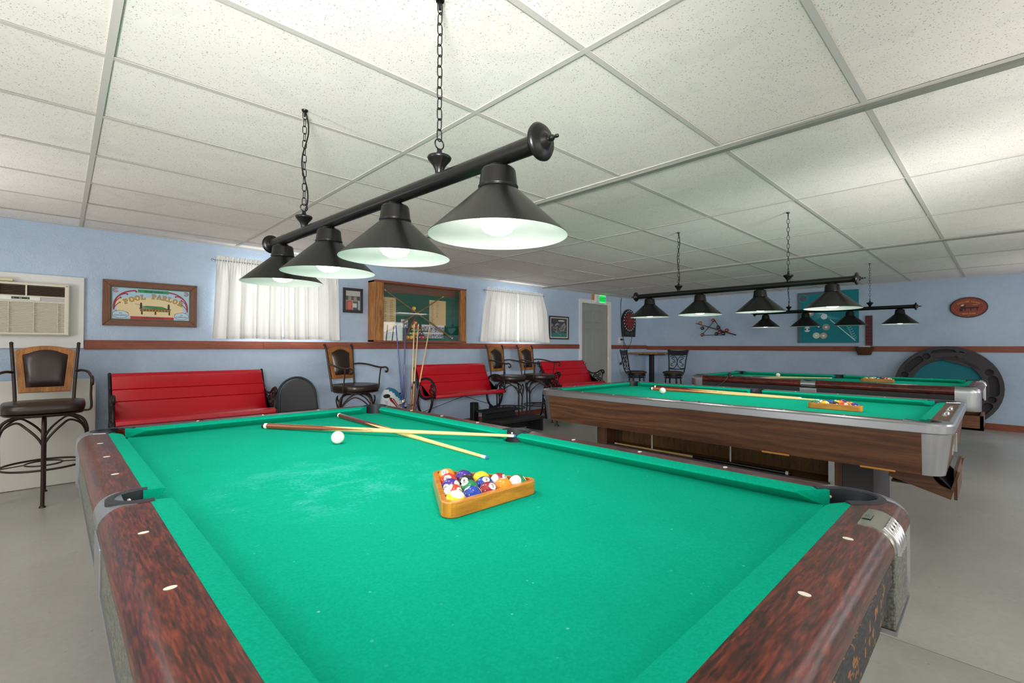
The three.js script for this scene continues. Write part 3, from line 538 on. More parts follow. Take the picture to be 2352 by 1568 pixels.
{ // rack: 15 balls, apex away from the window side
  const w = 'in the wooden triangle on the nearest table', gp = 'balls racked on the nearest table';
  const st = 0.0576, dz = st * 0.866, fx = 0.762, fz = -1.012;
  const rows = [[9, 10, 7, 5, 14], [11, 6, 2, 15], [12, 8, 1], [3, 4], [13]];   // front row first
  const sp = { 9: [0.95, -0.1, 0.2], 10: [0.3, -0.85, 0.4], 7: [0, 0.75, 0.65], 5: [0.1, 0.95, -0.2], 14: [0.6, 0.6, 0.5], 11: [-0.14, 0.78, 0.64], 6: [0.5, -0.8, 0.1], 2: [-0.2, 0.9, 0.47], 15: [0.3, 0.6, 0.7], 12: [-0.78, 0.2, 0.16], 8: [-0.62, 0.59, 0.44], 1: [-0.5, -0.15, 0.6], 3: [0.5, -0.7, -0.5], 4: [0.4, -0.4, -0.9], 13: [-0.5, 0.78, 0.3] };
  const ax = { 9: [0, 0.9, 0.3], 10: [-0.73, -0.35, -0.05], 14: [-0.77, 0.54, 0.3], 15: [-0.83, 0.37, -0.08], 11: [-0.68, 0.69, -0.26], 12: [0.47, 0.29, 0.84], 13: [0.5, 0.6, -0.6] };
  rows.forEach((r, j) => r.forEach((n, i) => ball(n, fx + st * (i + j / 2), BED1, fz - dz * j, w, gp, sp[n], 0, ax[n])));
}
{ const w = 'in the wooden triangle on the middle table', gp = 'balls racked on the middle table', st = 0.0576, d = st * 0.866;
  const rows = [[6, 1, 8, 3, 12], [11, 2, 13, 5], [10, 9, 7], [14, 4], [15]];
  const r = rng(77); rows.forEach((row, j) => row.forEach((n, i) => ball(n, 3.972 + d * j, BED2, -0.955 + st * (i + j / 2), w, gp, [-0.6 + 0.9 * (r() - 0.5), 0.6 * r() + 0.1, 0.5 + 0.9 * (r() - 0.5)], r() * 3))); }
{ const w = 'in the wooden triangle on the farthest table', gp = 'balls racked on the farthest table', st = 0.0576, d = st * 0.866;
  const rows = [[5, 1, 6, 7, 13], [3, 9, 2, 11], [8, 12, 4], [10, 15], [14]];
  const r = rng(79); rows.forEach((row, j) => row.forEach((n, i) => ball(n, 7.208 + d * j, BED3, -1.197 + st * (i + j / 2), w, gp, [-0.6 + 0.9 * (r() - 0.5), 0.2 + 0.5 * r(), 0.5 + 0.9 * (r() - 0.5)], r() * 3))); }
ball(0, 4.10, BED2, -2.234, 'in front of the cues on the middle table');
ball(0, 7.327, BED3, -2.224, 'lying alone on the farthest table');

// triangle racks
function rackShape(L, r) { // rounded triangle outline, centre at the centroid, one side toward +y (front)
  const h = L * Math.sqrt(3) / 2, P = [[-L / 2, h / 3], [L / 2, h / 3], [0, -2 * h / 3]], s = [];
  P.forEach((p, i) => { const a = P[(i + 2) % 3], b = P[(i + 1) % 3], u = (q) => { const dx = q[0] - p[0], dy = q[1] - p[1], l = Math.hypot(dx, dy); return [dx / l, dy / l]; }, ua = u(a), ub = u(b), k = r * Math.sqrt(3), bis = [ua[0] + ub[0], ua[1] + ub[1]], bl = Math.hypot(...bis), c = [p[0] + bis[0] / bl * 2 * r, p[1] + bis[1] / bl * 2 * r]; const a0 = Math.atan2(p[1] + ua[1] * k - c[1], p[0] + ua[0] * k - c[0]), a1 = Math.atan2(p[1] + ub[1] * k - c[1], p[0] + ub[0] * k - c[0]); let d = a1 - a0; while (d > PI) d -= 2 * PI; while (d < -PI) d += 2 * PI; for (let j = 0; j <= 6; j++) { const t = a0 + d * j / 6; s.push([c[0] + r * Math.cos(t), c[1] + r * Math.sin(t)]); } });
  return s;
}
function makeRack(name, label, pos, turn, mat = M.rack) {
  const t = thing(name, label, 'rack', pos, turn), inner = 0.0576 * 4 + 2 * BR * Math.sqrt(3) + 0.002, o = rackShape(inner + 0.042, 0.030), i = rackShape(inner, 0.018);
  const s = poly(o); s.holes.push(new THREE.Path(i.map((p) => new THREE.Vector2(...p))));
  const g = plate(s, 0.040, 0.003); g.rotateX(PI / 2); g.translate(0, 0.041, 0);
  part('frame', metre(g), mat, t);
  return t;
}
const rz = 0.0576 * 0.866 * 4 / 3;
makeRack('ball_rack', 'golden wooden triangle holding fifteen balls on the nearest table', [0.877, BED1, -1.012 - rz], 0);
makeRack('ball_rack', 'golden wooden triangle holding balls on the middle table', [3.972 + rz, BED2, -0.84], -PI / 2);
makeRack('ball_rack', 'golden wooden triangle holding balls on the farthest table', [7.208 + rz, BED3, -1.082], -PI / 2);

// ---------- cues ----------
const cueMats = {};
const tan = std({ color: '#e2c182', roughness: 0.32 }), tipB = std({ color: '#2b6fa8', roughness: 0.9 });
function makeCue(name, label, butt, tip, buttColor, { splice = true, rings = [], wrap, shaft = tan, group, band } = {}) {
  const t = thing(name, label, 'cue', [0, 0, 0], 0, group), L = butt.distanceTo(tip), R = (s) => lerp(0.0145, 0.0063, s);
  const dir = tip.clone().sub(butt).normalize();
  const q = new THREE.Quaternion().setFromUnitVectors(V(0, 1, 0), dir); t.quaternion.copy(q); t.position.copy(butt);
  const seg = (a, b, c, n = 20) => cyl(R(b / L), R(a / L), b - a, 0, (a + b) / 2, 0, n);
  const bm = buttColor.isMaterial ? buttColor : phys({ color: buttColor, roughness: 0.25, clearcoat: 0.5, clearcoatRoughness: 0.15 });
  part('bumper', [seg(0, 0.012), sphere(0.0125, 0, 0.001, 0, 1, 0.4, 1, 14)], M.black, t);
  part('butt_cap', seg(0.0121, 0.03), M.ivory, t);
  part('butt', seg(0.0301, L * 0.48), bm, t);
  if (splice) { // pale points of the shaft run down into the butt
    const g = [], r0 = R(0.34);
    for (let k = 0; k < 4; k++) { const a = k * PI / 2 + 0.4, rows = []; for (let i = 0; i <= 6; i++) { const y = lerp(L * 0.27, L * 0.481, i / 6), w = 0.78 * i / 6, r = R(y / L) + 0.00025; rows.push([-1, -0.33, 0.33, 1].map((s) => V(r * Math.cos(a + s * w), y, r * Math.sin(a + s * w)))); } g.push(grid(rows, { angle: 1.2, flip: true })); }
    part('splice', g, shaft, t);
  }
  part('shaft', seg(L * 0.4801, L - 0.034), shaft, t);
  part('ferrule', seg(L - 0.0339, L - 0.009), M.ivory, t);
  part('tip', [seg(L - 0.0089, L - 0.002), sphere(0.0062, 0, L - 0.002, 0, 1, 0.35, 1, 12)], tipB, t);
  for (const [a, b, m] of rings) part('ring', cyl(R(b / L) + 0.0004, R(a / L) + 0.0004, b - a, 0, (a + b) / 2, 0, 20), m, t);
  return t;
}
makeCue('pool_cue', 'upper of two crossed cues on the nearest table, orange-brown butt', V(0.783, BED1 + 0.0148, -2.728), V(1.475, BED1 + 0.040, -1.515), '#7a3c14');
makeCue('pool_cue', 'lower of two crossed cues on the nearest table, dark red butt', V(1.240, BED1 + 0.0148, -2.838), V(1.203, BED1 + 0.0068, -1.393), '#5a1710');
makeCue('pool_cue', 'orange-butted cue lying nearer the cue ball on the middle table', V(4.364, BED2 + 0.0148, -2.513), V(4.499, BED2 + 0.0068, -1.048), '#a45a2a');
makeCue('pool_cue', 'dark red-butted cue lying along the far cushion of the middle table', V(4.585, BED2 + 0.0148, -2.60), V(4.583, BED2 + 0.0068, -1.20), '#57170f');
makeCue('pool_cue', 'black-butted cue lying low on the base of the middle table', V(3.72, 0.2905, -1.05), V(3.745, 0.2818, -2.53), '#141414', { splice: false, rings: [[0.70, 0.715, M.black]] });
makeCue('pool_cue', 'dark slim cue lying by the head cushion of the farthest table', V(6.66, BED3 + 0.0148, -2.62), V(7.55, BED3 + 0.0068, -1.62), '#3a2216');
// cue stand by the window wall with its five cues
{
  const c = V(3.12, 0, -5.18), st = thing('cue_stand', 'round floor stand with a metal ring holding five cues', 'cue stand', [c.x, 0, c.z]);
  part('base', lathe([[0, 0], [0.19, 0], [0.19, 0.02], [0.17, 0.03], [0.03, 0.035], [0, 0.035]], 32), M.iron, st);
  part('post', cyl(0.012, 0.012, 0.42, 0, 0.24, 0), M.iron, st);
  part('ring', torus(0.085, 0.008, 0, 0.445, 0), M.alu, st); part('spoke', [rod(V(-0.085, 0.445, 0), V(0.085, 0.445, 0), 0.004), rod(V(0, 0.445, -0.085), V(0, 0.445, 0.085), 0.004)], M.alu, st);
  const gp = 'cues in the floor stand', navy = '#1d2f78', bs = phys({ color: '#27408e', roughness: 0.3, clearcoat: 0.4 });
  const up = (bx, bz, tx, ty, tz) => [V(c.x + bx, 0.05, c.z + bz), V(c.x + tx, ty, c.z + tz)];
  makeCue('pool_cue', 'blue cue, leftmost standing in the floor stand', ...up(-0.045, 0.09, -0.13, 1.47, -0.03), navy, { splice: false, shaft: bs, rings: [[0.44, 0.47, M.ivory], [0.52, 0.53, M.charcoal]], group: gp });
  makeCue('pool_cue', 'blue cue, second from the left in the floor stand', ...up(-0.04, 0.0, 0.02, 1.46, -0.05), navy, { splice: false, shaft: bs, rings: [[0.44, 0.47, M.ivory]], group: gp });
  makeCue('pool_cue', 'tan cue with brown butt, standing upright in the floor stand', ...up(0.02, 0.07, 0.12, 1.47, 0.0), '#8a4a1c', { rings: [[0.60, 0.63, M.black]], splice: false, group: gp });
  makeCue('pool_cue', 'tan cue with dark collar, behind the brown-butted one in the stand', ...up(0.05, 0.03, 0.20, 1.47, -0.03), '#c08a44', { rings: [[0.66, 0.69, M.charcoal]], splice: false, group: gp });
  makeCue('pool_cue', 'tan cue with dark red butt, leaning right from the stand', ...up(0.06, 0.0, 0.40, 1.44, -0.07), '#5e141a', { rings: [[0.62, 0.65, M.black]], splice: false, group: gp });
}
// bridge hook with a cord on the farthest table
{ const t = thing('chalk_holder', 'black chalk holder on a green cord at the farthest table', 'chalk holder', [6.235, 0.80, -2.46]);
  part('holder', [sphere(0.024, 0, 0.028, 0, 1, 1.1, 1, 16), cyl(0.02, 0.024, 0.03, 0, 0.012, 0, 16)], M.charcoal, t);
  part('cord', tube([[-0.012, 0.012, -0.01], [-0.03, -0.03, -0.03], [-0.035, -0.1, -0.1], [-0.03, -0.15, -0.2]], 0.0035, 30), std({ color: '#3c5a4e', roughness: 0.8 }), t); }
// ---------- pendant lamps over the tables ----------
const bulbOn = std({ color: '#ffffff', emissive: new THREE.Color(1, 0.985, 0.96), emissiveIntensity: 6.2, roughness: 0.4 });
const bulbOff = std({ color: '#dcdad4', roughness: 0.3 });
const linkG = (() => { const c = []; for (let i = 0; i <= 24; i++) { const a = 2 * PI * i / 24; c.push(V(0.0085 * Math.cos(a), (Math.sin(a) > 0 ? 0.0095 : -0.0095) + 0.0085 * Math.sin(a), 0)); } return tube(c.slice(0, -1), 0.0018, 40, 6, true); })();
function makeLamp(label, pos, yaw, roll, pitch, lit, chains, shadeTilt) {
  const t = thing('pendant_lamp', label, 'hanging lamp', pos); t.rotation.set(-pitch, yaw, roll, 'YXZ');
  const HLn = 1.775 / 2;
  const bar = new THREE.CylinderGeometry(0.023, 0.023, HLn * 2, 32); bar.rotateX(PI / 2); part('bar', bar, M.lampBlack, t);
  for (const s of [-1, 1]) {
    const g = lathe([[0, 0.048], [0.004, 0.046], [0.0045, 0.040], [0.0025, 0.036], [0.007, 0.031], [0.008, 0.026], [0.004, 0.021], [0.007, 0.019], [0.013, 0.017], [0.019, 0.009], [0.026, 0.006], [0.04, 0.002], [0.046, -0.006], [0.044, -0.012], [0.036, -0.016], [0.027, -0.018], [0.0255, -0.03], [0.022, -0.03]], 36);
    g.rotateX(s * PI / 2); g.translate(0, 0, s * (HLn + 0.012)); part('end_cap', g, M.lampBlack, t);
  }
  const inv = new THREE.Quaternion().setFromEuler(t.rotation).invert();
  for (const z of chains) {
    const hub = lathe([[0.012, 0.018], [0.013, 0.03], [0.02, 0.045], [0.034, 0.062], [0.0365, 0.068], [0.034, 0.072], [0.012, 0.078], [0.008, 0.086], [0.0075, 0.094], [0, 0.095]], 28); hub.translate(0, 0, z); part('chain_hub', hub, M.lampBlack, t);
    const ch = new THREE.Group(); ch.name = 'chain'; ch.position.set(0, 0, z); ch.quaternion.copy(inv); t.add(ch);
    part('ring', torus(0.0155, 0.0022, 0, 0.110, 0, 'z', 24), M.lampBlack, ch);
    const top = H - pos[1]; let y = 0.137, k = 0; const y0 = y;
    while (y < top - 0.018) { const l = part('chain_link', linkG, M.lampBlack, ch); l.position.set(0, y, 0); l.rotation.y = k++ % 2 ? PI / 2 + 0.1 : 0.12; y += 0.0322; }
    part('ceiling_hook', [cyl(0.014, 0.012, 0.006, 0, top - 0.003, 0, 16), cyl(0.004, 0.004, 0.03, 0, top - 0.015, 0, 8)], M.lampBlack, ch);
    if (z === chains[0]) { const p = []; const n = 9; for (let i = 0; i <= n; i++) { const f = i / n; p.push(V(0.012 * Math.sin(f * 9.5) + 0.004, lerp(0.09, top - 0.004, f), 0.010 * Math.cos(f * 7) * Math.sin(f * PI))); } part('cord', tube(p, 0.0032, 70, 8), M.lampBlack, ch); }
  }
  for (let i = 0; i < 4; i++) {
    const s = new THREE.Group(); s.name = 'lamp_shade'; s.position.set(0, 0, 0.497 * (1.5 - i)); if (shadeTilt) s.rotation.set(0, 0, shadeTilt[i]); t.add(s);
    part('shade_cone', lathe([[0.024, -0.02], [0.026, -0.024], [0.042, -0.03], [0.046, -0.036], [0.0505, -0.074], [0.053, -0.076], [0.053, -0.080], [0.049, -0.082], [0.182, -0.2035], [0.1835, -0.206]], 64), M.lampBlack, s);
    part('shade_lining', lathe([[0.1832, -0.2062], [0.181, -0.2052], [0.049, -0.0845], [0.046, -0.08], [0.04, -0.05], [0, -0.046]], 64), M.lampWhite, s);
    const b = part('bulb', lathe([[0, -0.204], [0.02, -0.202], [0.037, -0.194], [0.0465, -0.181], [0.0485, -0.168], [0.044, -0.150], [0.03, -0.122], [0.02, -0.10], [0.016, -0.052], [0, -0.05]], 32), lit[i] ? bulbOn : bulbOff, s);
    if (lit[i]) { const l = new THREE.SpotLight(new THREE.Color(1, 0.975, 0.95), LAMP_CD * lit[i], 0, 1.27, 0.25, 2); l.position.set(0, -0.190, 0); l.target.position.set(0, -2, 0); s.add(l.target); l.shadow.radius = 2; l.castShadow = true; s.add(l); }
  }
  return t;
}
makeLamp('black four-shade hanging lamp over the nearest table', [0.801, 1.682, -1.667], 0.039, 0.003, -0.009, [1, 1, 1, 1], [-0.50, 0.49], [0, 0, 0, 0]);
makeLamp('black four-shade hanging lamp over the middle table', [4.099, 1.671, -1.624], 0, -0.012, 0, [1, 1, 1, 1], [-0.45, 0.455], [0, 0.03, 0, 0.03]);
makeLamp('black four-shade hanging lamp over the farthest table, two bulbs dark', [7.30, 1.670, -1.625], 0.02, 0, 0, [1, 0, 0, 1], [-0.45, 0.455], [0, 0.02, 0.02, 0]);

// ---------- unseen lamps, out of view, placed to even the light on ceiling, walls and floor ----------
const unseenPanelGlow = std({ color: '#ffffff', emissive: new THREE.Color(1, 0.985, 0.96), emissiveIntensity: 2.0 });
function unseenCeilingPanel(x, z, label, k = 1) {  // unseen panel, out of view, placed to light floor and walls
  const t = thing('unseen_ceiling_light', label, 'unseen ceiling light', [x, H - 0.012, z]);
  part('light_frame', [box(1.2, 0.03, 0.03, 0, 0, -0.285), box(1.2, 0.03, 0.03, 0, 0, 0.285), box(0.03, 0.03, 0.6, -0.585, 0, 0), box(0.03, 0.03, 0.6, 0.585, 0, 0)], M.white, t);
  part('unseen_light_panel', box(1.14, 0.008, 0.54, 0, 0.006, 0), unseenPanelGlow, t);
  const l = new THREE.RectAreaLight(new THREE.Color(1, 0.985, 0.96), PANEL_NITS * k, 1.12, 0.52); l.position.set(0, -0.004, 0); l.lookAt(0, -5, 0); t.add(l); l.rotation.set(-PI / 2, 0, 0);
}
unseenCeilingPanel(2.0, 1.9, 'unseen ceiling light panel behind the near wall end of the nearest table');
unseenCeilingPanel(5.0, 1.9, 'unseen ceiling light panel beyond the foot of the middle table');
unseenCeilingPanel(8.0, 1.9, 'unseen ceiling light panel beyond the foot of the farthest table');
unseenCeilingPanel(-1.9, -0.6, 'unseen ceiling light panel behind the photographer', 1.8);
unseenCeilingPanel(-1.75, -3.6, 'unseen ceiling light panel left of the air conditioner', 1.8);
function torch(x, z, label, aim, k = 1) {  // unseen uplight, out of view, placed to brighten the ceiling
  const t = thing('unseen_floor_lamp', label, 'unseen floor lamp', [x, 0, z]);
  part('base', lathe([[0, 0], [0.15, 0], [0.15, 0.015], [0.03, 0.03], [0, 0.03]]), M.black, t); part('pole', cyl(0.012, 0.012, 1.0, 0, 0.52, 0), M.black, t);
  part('lamp_bowl', lathe([[0.012, 1.0], [0.05, 1.01], [0.12, 1.06], [0.15, 1.12], [0.147, 1.12], [0.117, 1.064], [0.05, 1.018], [0, 1.016]], 40), M.black, t);
  part('bulb', sphere(0.045, 0, 1.09, 0), bulbOn, t);
  const l = new THREE.SpotLight(new THREE.Color(1, 0.985, 0.96), UPLIGHT_CD * k, 0, 1.25, 0.8, 2); l.position.set(0, 1.15, 0); l.shadow.radius = 4; l.castShadow = true; l.target.position.set(...aim); t.add(l); t.add(l.target);
}
torch(-0.8, 0.95, 'unseen torch lamp standing behind the photographer', [0.5, 3, -0.7], 0.5);
torch(2.6, 0.85, 'unseen torch lamp standing off the foot of the middle table', [0, 3, -1.3], 0.45);
torch(5.6, 0.85, 'unseen torch lamp standing between the middle and farthest tables', [0, 3, -1.6], 0.22);
torch(8.5, 0.85, 'unseen torch lamp standing off the foot of the farthest table', [0, 3, -1.6], 0.15);
torch(-1.35, -4.2, 'unseen torch lamp standing left of the air conditioner', [2.5, 3, 0], 0.7);
torch(-1.35, -1.7, 'unseen torch lamp standing left of the nearest table', [2.5, 3, 0], 1.0);

// two unseen umbrella lamps beside the camera, placed to light the far ceiling and walls
function unseenUmbrellaLamp(x, y, z, aim, k, label) {
  const t = thing('unseen_umbrella_lamp', label, 'unseen lamp', [x, 0, z]);
  part('pole', cyl(0.012, 0.012, y, 0, y / 2, 0), M.black, t);
  for (let i = 0; i < 3; i++) { const a = i * 2 * PI / 3; part('leg', rod(V(0, 0.55, 0), V(0.35 * Math.cos(a), 0.01, 0.35 * Math.sin(a)), 0.009), M.black, t); }
  const d = V(aim[0] - x, aim[1] - y, aim[2] - z).normalize(), q = new THREE.Quaternion().setFromUnitVectors(V(0, 1, 0), d), place = (g) => { g.applyQuaternion(q); g.translate(0, y, 0); return g; };
  part('umbrella', place(lathe([[0, -0.26], [0.12, -0.24], [0.26, -0.18], [0.38, -0.08], [0.40, -0.05]], 24)), M.white, t);
  part('lamp_head', place(cyl(0.05, 0.05, 0.14, 0, -0.02, 0)), M.black, t);
  part('bulb', place(sphere(0.05, 0, 0.08, 0)), bulbOn, t);
  const l = new THREE.SpotLight(new THREE.Color(1, 0.985, 0.965), FILL_CD * k, 0, 0.58, 0.95, 2); l.position.copy(V(0, y, 0).addScaledVector(d, 0.16)); l.shadow.radius = 14; l.target.position.set(d.x * 4, y + d.y * 4, d.z * 4); t.add(l); t.add(l.target);
}
unseenUmbrellaLamp(-0.75, 1.46, 0.55, [3.4, 2.5, -4.4], 1, 'unseen umbrella lamp left of the photographer');
unseenUmbrellaLamp(2.6, 1.45, 1.1, [7.4, 2.3, -4.6], 0.5, 'unseen umbrella lamp right of the photographer');
// ---------- bar stools with arms (faces +z) ----------
function makeStool(name, label, pos, turn, group) {
  const t = thing(name, label, 'bar stool', pos, turn, group);
  // seat cushion: rounded square pad
  const pad = (w, d, y0, h) => { const rows = []; for (let i = 0; i <= 8; i++) { const a = PI * (i / 8) - PI / 2, k = 1 - 0.06 * (1 - Math.cos(a)) - (i === 0 || i === 8 ? 0.25 : 0), y = y0 + h * (0.5 + 0.5 * Math.sin(a)); const r = []; for (let j = 0; j < 40; j++) { const b = 2 * PI * j / 40, c = Math.cos(b), s = Math.sin(b), n = 3.0, q = Math.pow(Math.pow(Math.abs(c), n) + Math.pow(Math.abs(s), n), -1 / n); r.push(V(c * q * w / 2 * k, y + (i > 4 ? -0.012 * Math.max(0, s * q) ** 2 : 0), s * q * d / 2 * k)); } rows.push(r); } return merge([grid(rows, { closeV: true, angle: 1.2, flip: true }), fan(rows[8].slice().reverse()), fan(rows[0])]); };
  part('seat', pad(0.47, 0.45, 0.672, 0.078), M.leather, t);
  part('seat_frame', [pad(0.455, 0.435, 0.655, 0.024), cyl(0.11, 0.11, 0.02, 0, 0.645, 0, 24)], M.bronze, t);
  // back posts, wooden frame with an arched head, leather pad
  const lean = (y) => -0.205 - (y - 0.68) * 0.16;
  for (const s of [-1, 1]) part('back_post', [tube([[s * 0.165, 0.66, -0.20], [s * 0.17, 0.80, lean(0.80)], [s * 0.182, 1.0, lean(1.0)], [s * 0.193, 1.165, lean(1.165)], [s * 0.195, 1.19, lean(1.19) - 0.012]], 0.0115, 20, 10), sphere(0.0135, s * 0.195, 1.192, lean(1.19) - 0.014, 1, 1, 1.5, 10)], M.bronze, t);
  const fr = new THREE.Shape(); fr.moveTo(-0.150, 0.80); fr.lineTo(0.150, 0.80); fr.lineTo(0.176, 1.135); fr.quadraticCurveTo(0, 1.215, -0.176, 1.135); fr.lineTo(-0.150, 0.80);
  const hole = new THREE.Path(); hole.moveTo(-0.108, 0.842); hole.lineTo(-0.131, 1.10); hole.quadraticCurveTo(0, 1.155, 0.131, 1.10); hole.lineTo(0.108, 0.842); fr.holes.push(hole);
  const bg = plate(fr, 0.026, 0.004); bg.translate(0, -0.80, 0); bg.rotateX(-0.159); bg.translate(0, 0.80, lean(0.80) - 0.012); part('back_frame', metre(bg, 'y'), M.oak, t);
  const rows = []; for (let i = 0; i <= 10; i++) { const v = i / 10, r = []; for (let j = 0; j <= 12; j++) { const u = j / 12 * 2 - 1, hw = lerp(0.109, 0.132, v), y = 0.84 + v * 0.26 + (v * 0.05) * (1 - u * u), b = 0.034 * Math.pow((1 - u ** 4) * (1 - (2 * v - 1) ** 4), 0.6); r.push(V(u * hw, y, lean(y) + 0.008 + b)); } rows.push(r); }
  part('back_pad', [grid(rows, { angle: 1.2, flip: true }), grid(rows.map((r) => r.map((p) => V(p.x, p.y, lean(p.y) - 0.004))), { angle: 1.2 })], M.leather, t);
  for (const s of [-1, 1]) part('arm', [tube([[s * 0.18, 0.965, lean(0.965)], [s * 0.215, 0.972, -0.19], [s * 0.25, 0.962, -0.08], [s * 0.262, 0.938, 0.05], [s * 0.265, 0.93, 0.15], [s * 0.266, 0.935, 0.19], [s * 0.266, 0.915, 0.225], [s * 0.266, 0.885, 0.222], [s * 0.266, 0.878, 0.198], [s * 0.266, 0.894, 0.192]], 0.0105, 60, 10), tube([[s * 0.264, 0.93, 0.12], [s * 0.262, 0.80, 0.10], [s * 0.26, 0.675, 0.085], [s * 0.225, 0.668, 0.08]], 0.008, 24, 8)], M.bronze, t);
  for (let k = 0; k < 4; k++) {
    const a = k * PI / 2 + PI / 2, P = (r, y, b = 0) => V(r * Math.cos(a + b), y, r * Math.sin(a + b));
    part('leg', [tube([P(0.07, 0.636), P(0.15, 0.634), P(0.215, 0.60), P(0.243, 0.53), P(0.240, 0.40), P(0.238, 0.26), P(0.250, 0.12), P(0.262, 0.01)], 0.0115, 44, 10), cyl(0.016, 0.02, 0.012, P(0.262, 0).x, 0.006, P(0.262, 0).z, 12)], M.bronze, t);
    part('leg_arch', tube([P(0.238, 0.44), P(0.238, 0.50, 0.12), P(0.222, 0.575, 0.42), P(0.20, 0.61, 0.785), P(0.222, 0.575, 1.15), P(0.238, 0.50, 1.45), P(0.238, 0.44, 1.5708)], 0.008, 40, 8), M.bronze, t);
  }
  part('footrest', torus(0.239, 0.008, 0, 0.265, 0, 'y', 48), M.bronze, t);
  part('foot_ring', [torus(0.105, 0.006, 0, 0.275, 0, 'y', 32), ...[0, 1, 2, 3].map((k) => { const a = k * PI / 2 + PI / 2; return rod(V(0.105 * Math.cos(a), 0.275, 0.105 * Math.sin(a)), V(0.239 * Math.cos(a), 0.265, 0.239 * Math.sin(a)), 0.0045, 0.0045, 8); })], M.bronze, t);
  return t;
}
const stool = makeStool('bar_stool', 'brown leather bar stool with arms in front of the white folded table', [-0.085, 0, -5.10], 0.0);
copy(stool, 'brown leather bar stool with arms between the grey folding chair and the cues', [2.45, 0, -5.14], 0.30);
copy(stool, 'brown leather bar stool with arms just right of the plain-armed red bench', [4.90, 0, -5.18], 0.16);
copy(stool, 'brown leather bar stool with arms against the left end of the far red bench', [5.50, 0, -5.13], 0.12);

// ---------- red padded benches with iron ends (face +z) ----------
function benchSeat(W) {
  const prof = [[-0.215, 0.905], [-0.222, 0.898], [-0.165, 0.80], [-0.155, 0.798], [-0.152, 0.79], [-0.115, 0.70], [-0.105, 0.698], [-0.10, 0.69], [-0.06, 0.585], [-0.03, 0.545], [0.02, 0.532], [0.10, 0.545], [0.17, 0.565], [0.215, 0.572], [0.245, 0.560], [0.250, 0.535], [0.235, 0.522]];
  const thick = 0.038, N = prof.length, nrm = prof.map((p, i) => { const a = prof[Math.max(0, i - 1)], b = prof[Math.min(N - 1, i + 1)], dz = b[0] - a[0], dy = b[1] - a[1], l = Math.hypot(dz, dy); return [-dy / l, dz / l]; });
  const slice = (i0, i1) => { const f = [], b = []; for (let i = i0; i <= i1; i++) { const puff = 0.008 * Math.sin(PI * (i - i0) / (i1 - i0)); f.push([prof[i][0] + nrm[i][0] * puff, prof[i][1] + nrm[i][1] * puff]); b.unshift([prof[i][0] - nrm[i][0] * thick, prof[i][1] - nrm[i][1] * thick]); } const ring = f.concat(b), rows = [-W / 2, -W / 2 + 0.008, -W / 4, 0, W / 4, W / 2 - 0.008, W / 2].map((x, k) => { const e = k === 0 || k === 6 ? 0.006 : 0; return ring.map(([z, y]) => V(x, y - e, z - e * 0.5)); }); return merge([grid(rows, { closeV: true, angle: 0.8 }), fan(rows[0]), fan(rows[6], true)]); };
  return [slice(0, 3), slice(4, 6), slice(7, 8).toNonIndexed ? slice(7, 16) : null];
}
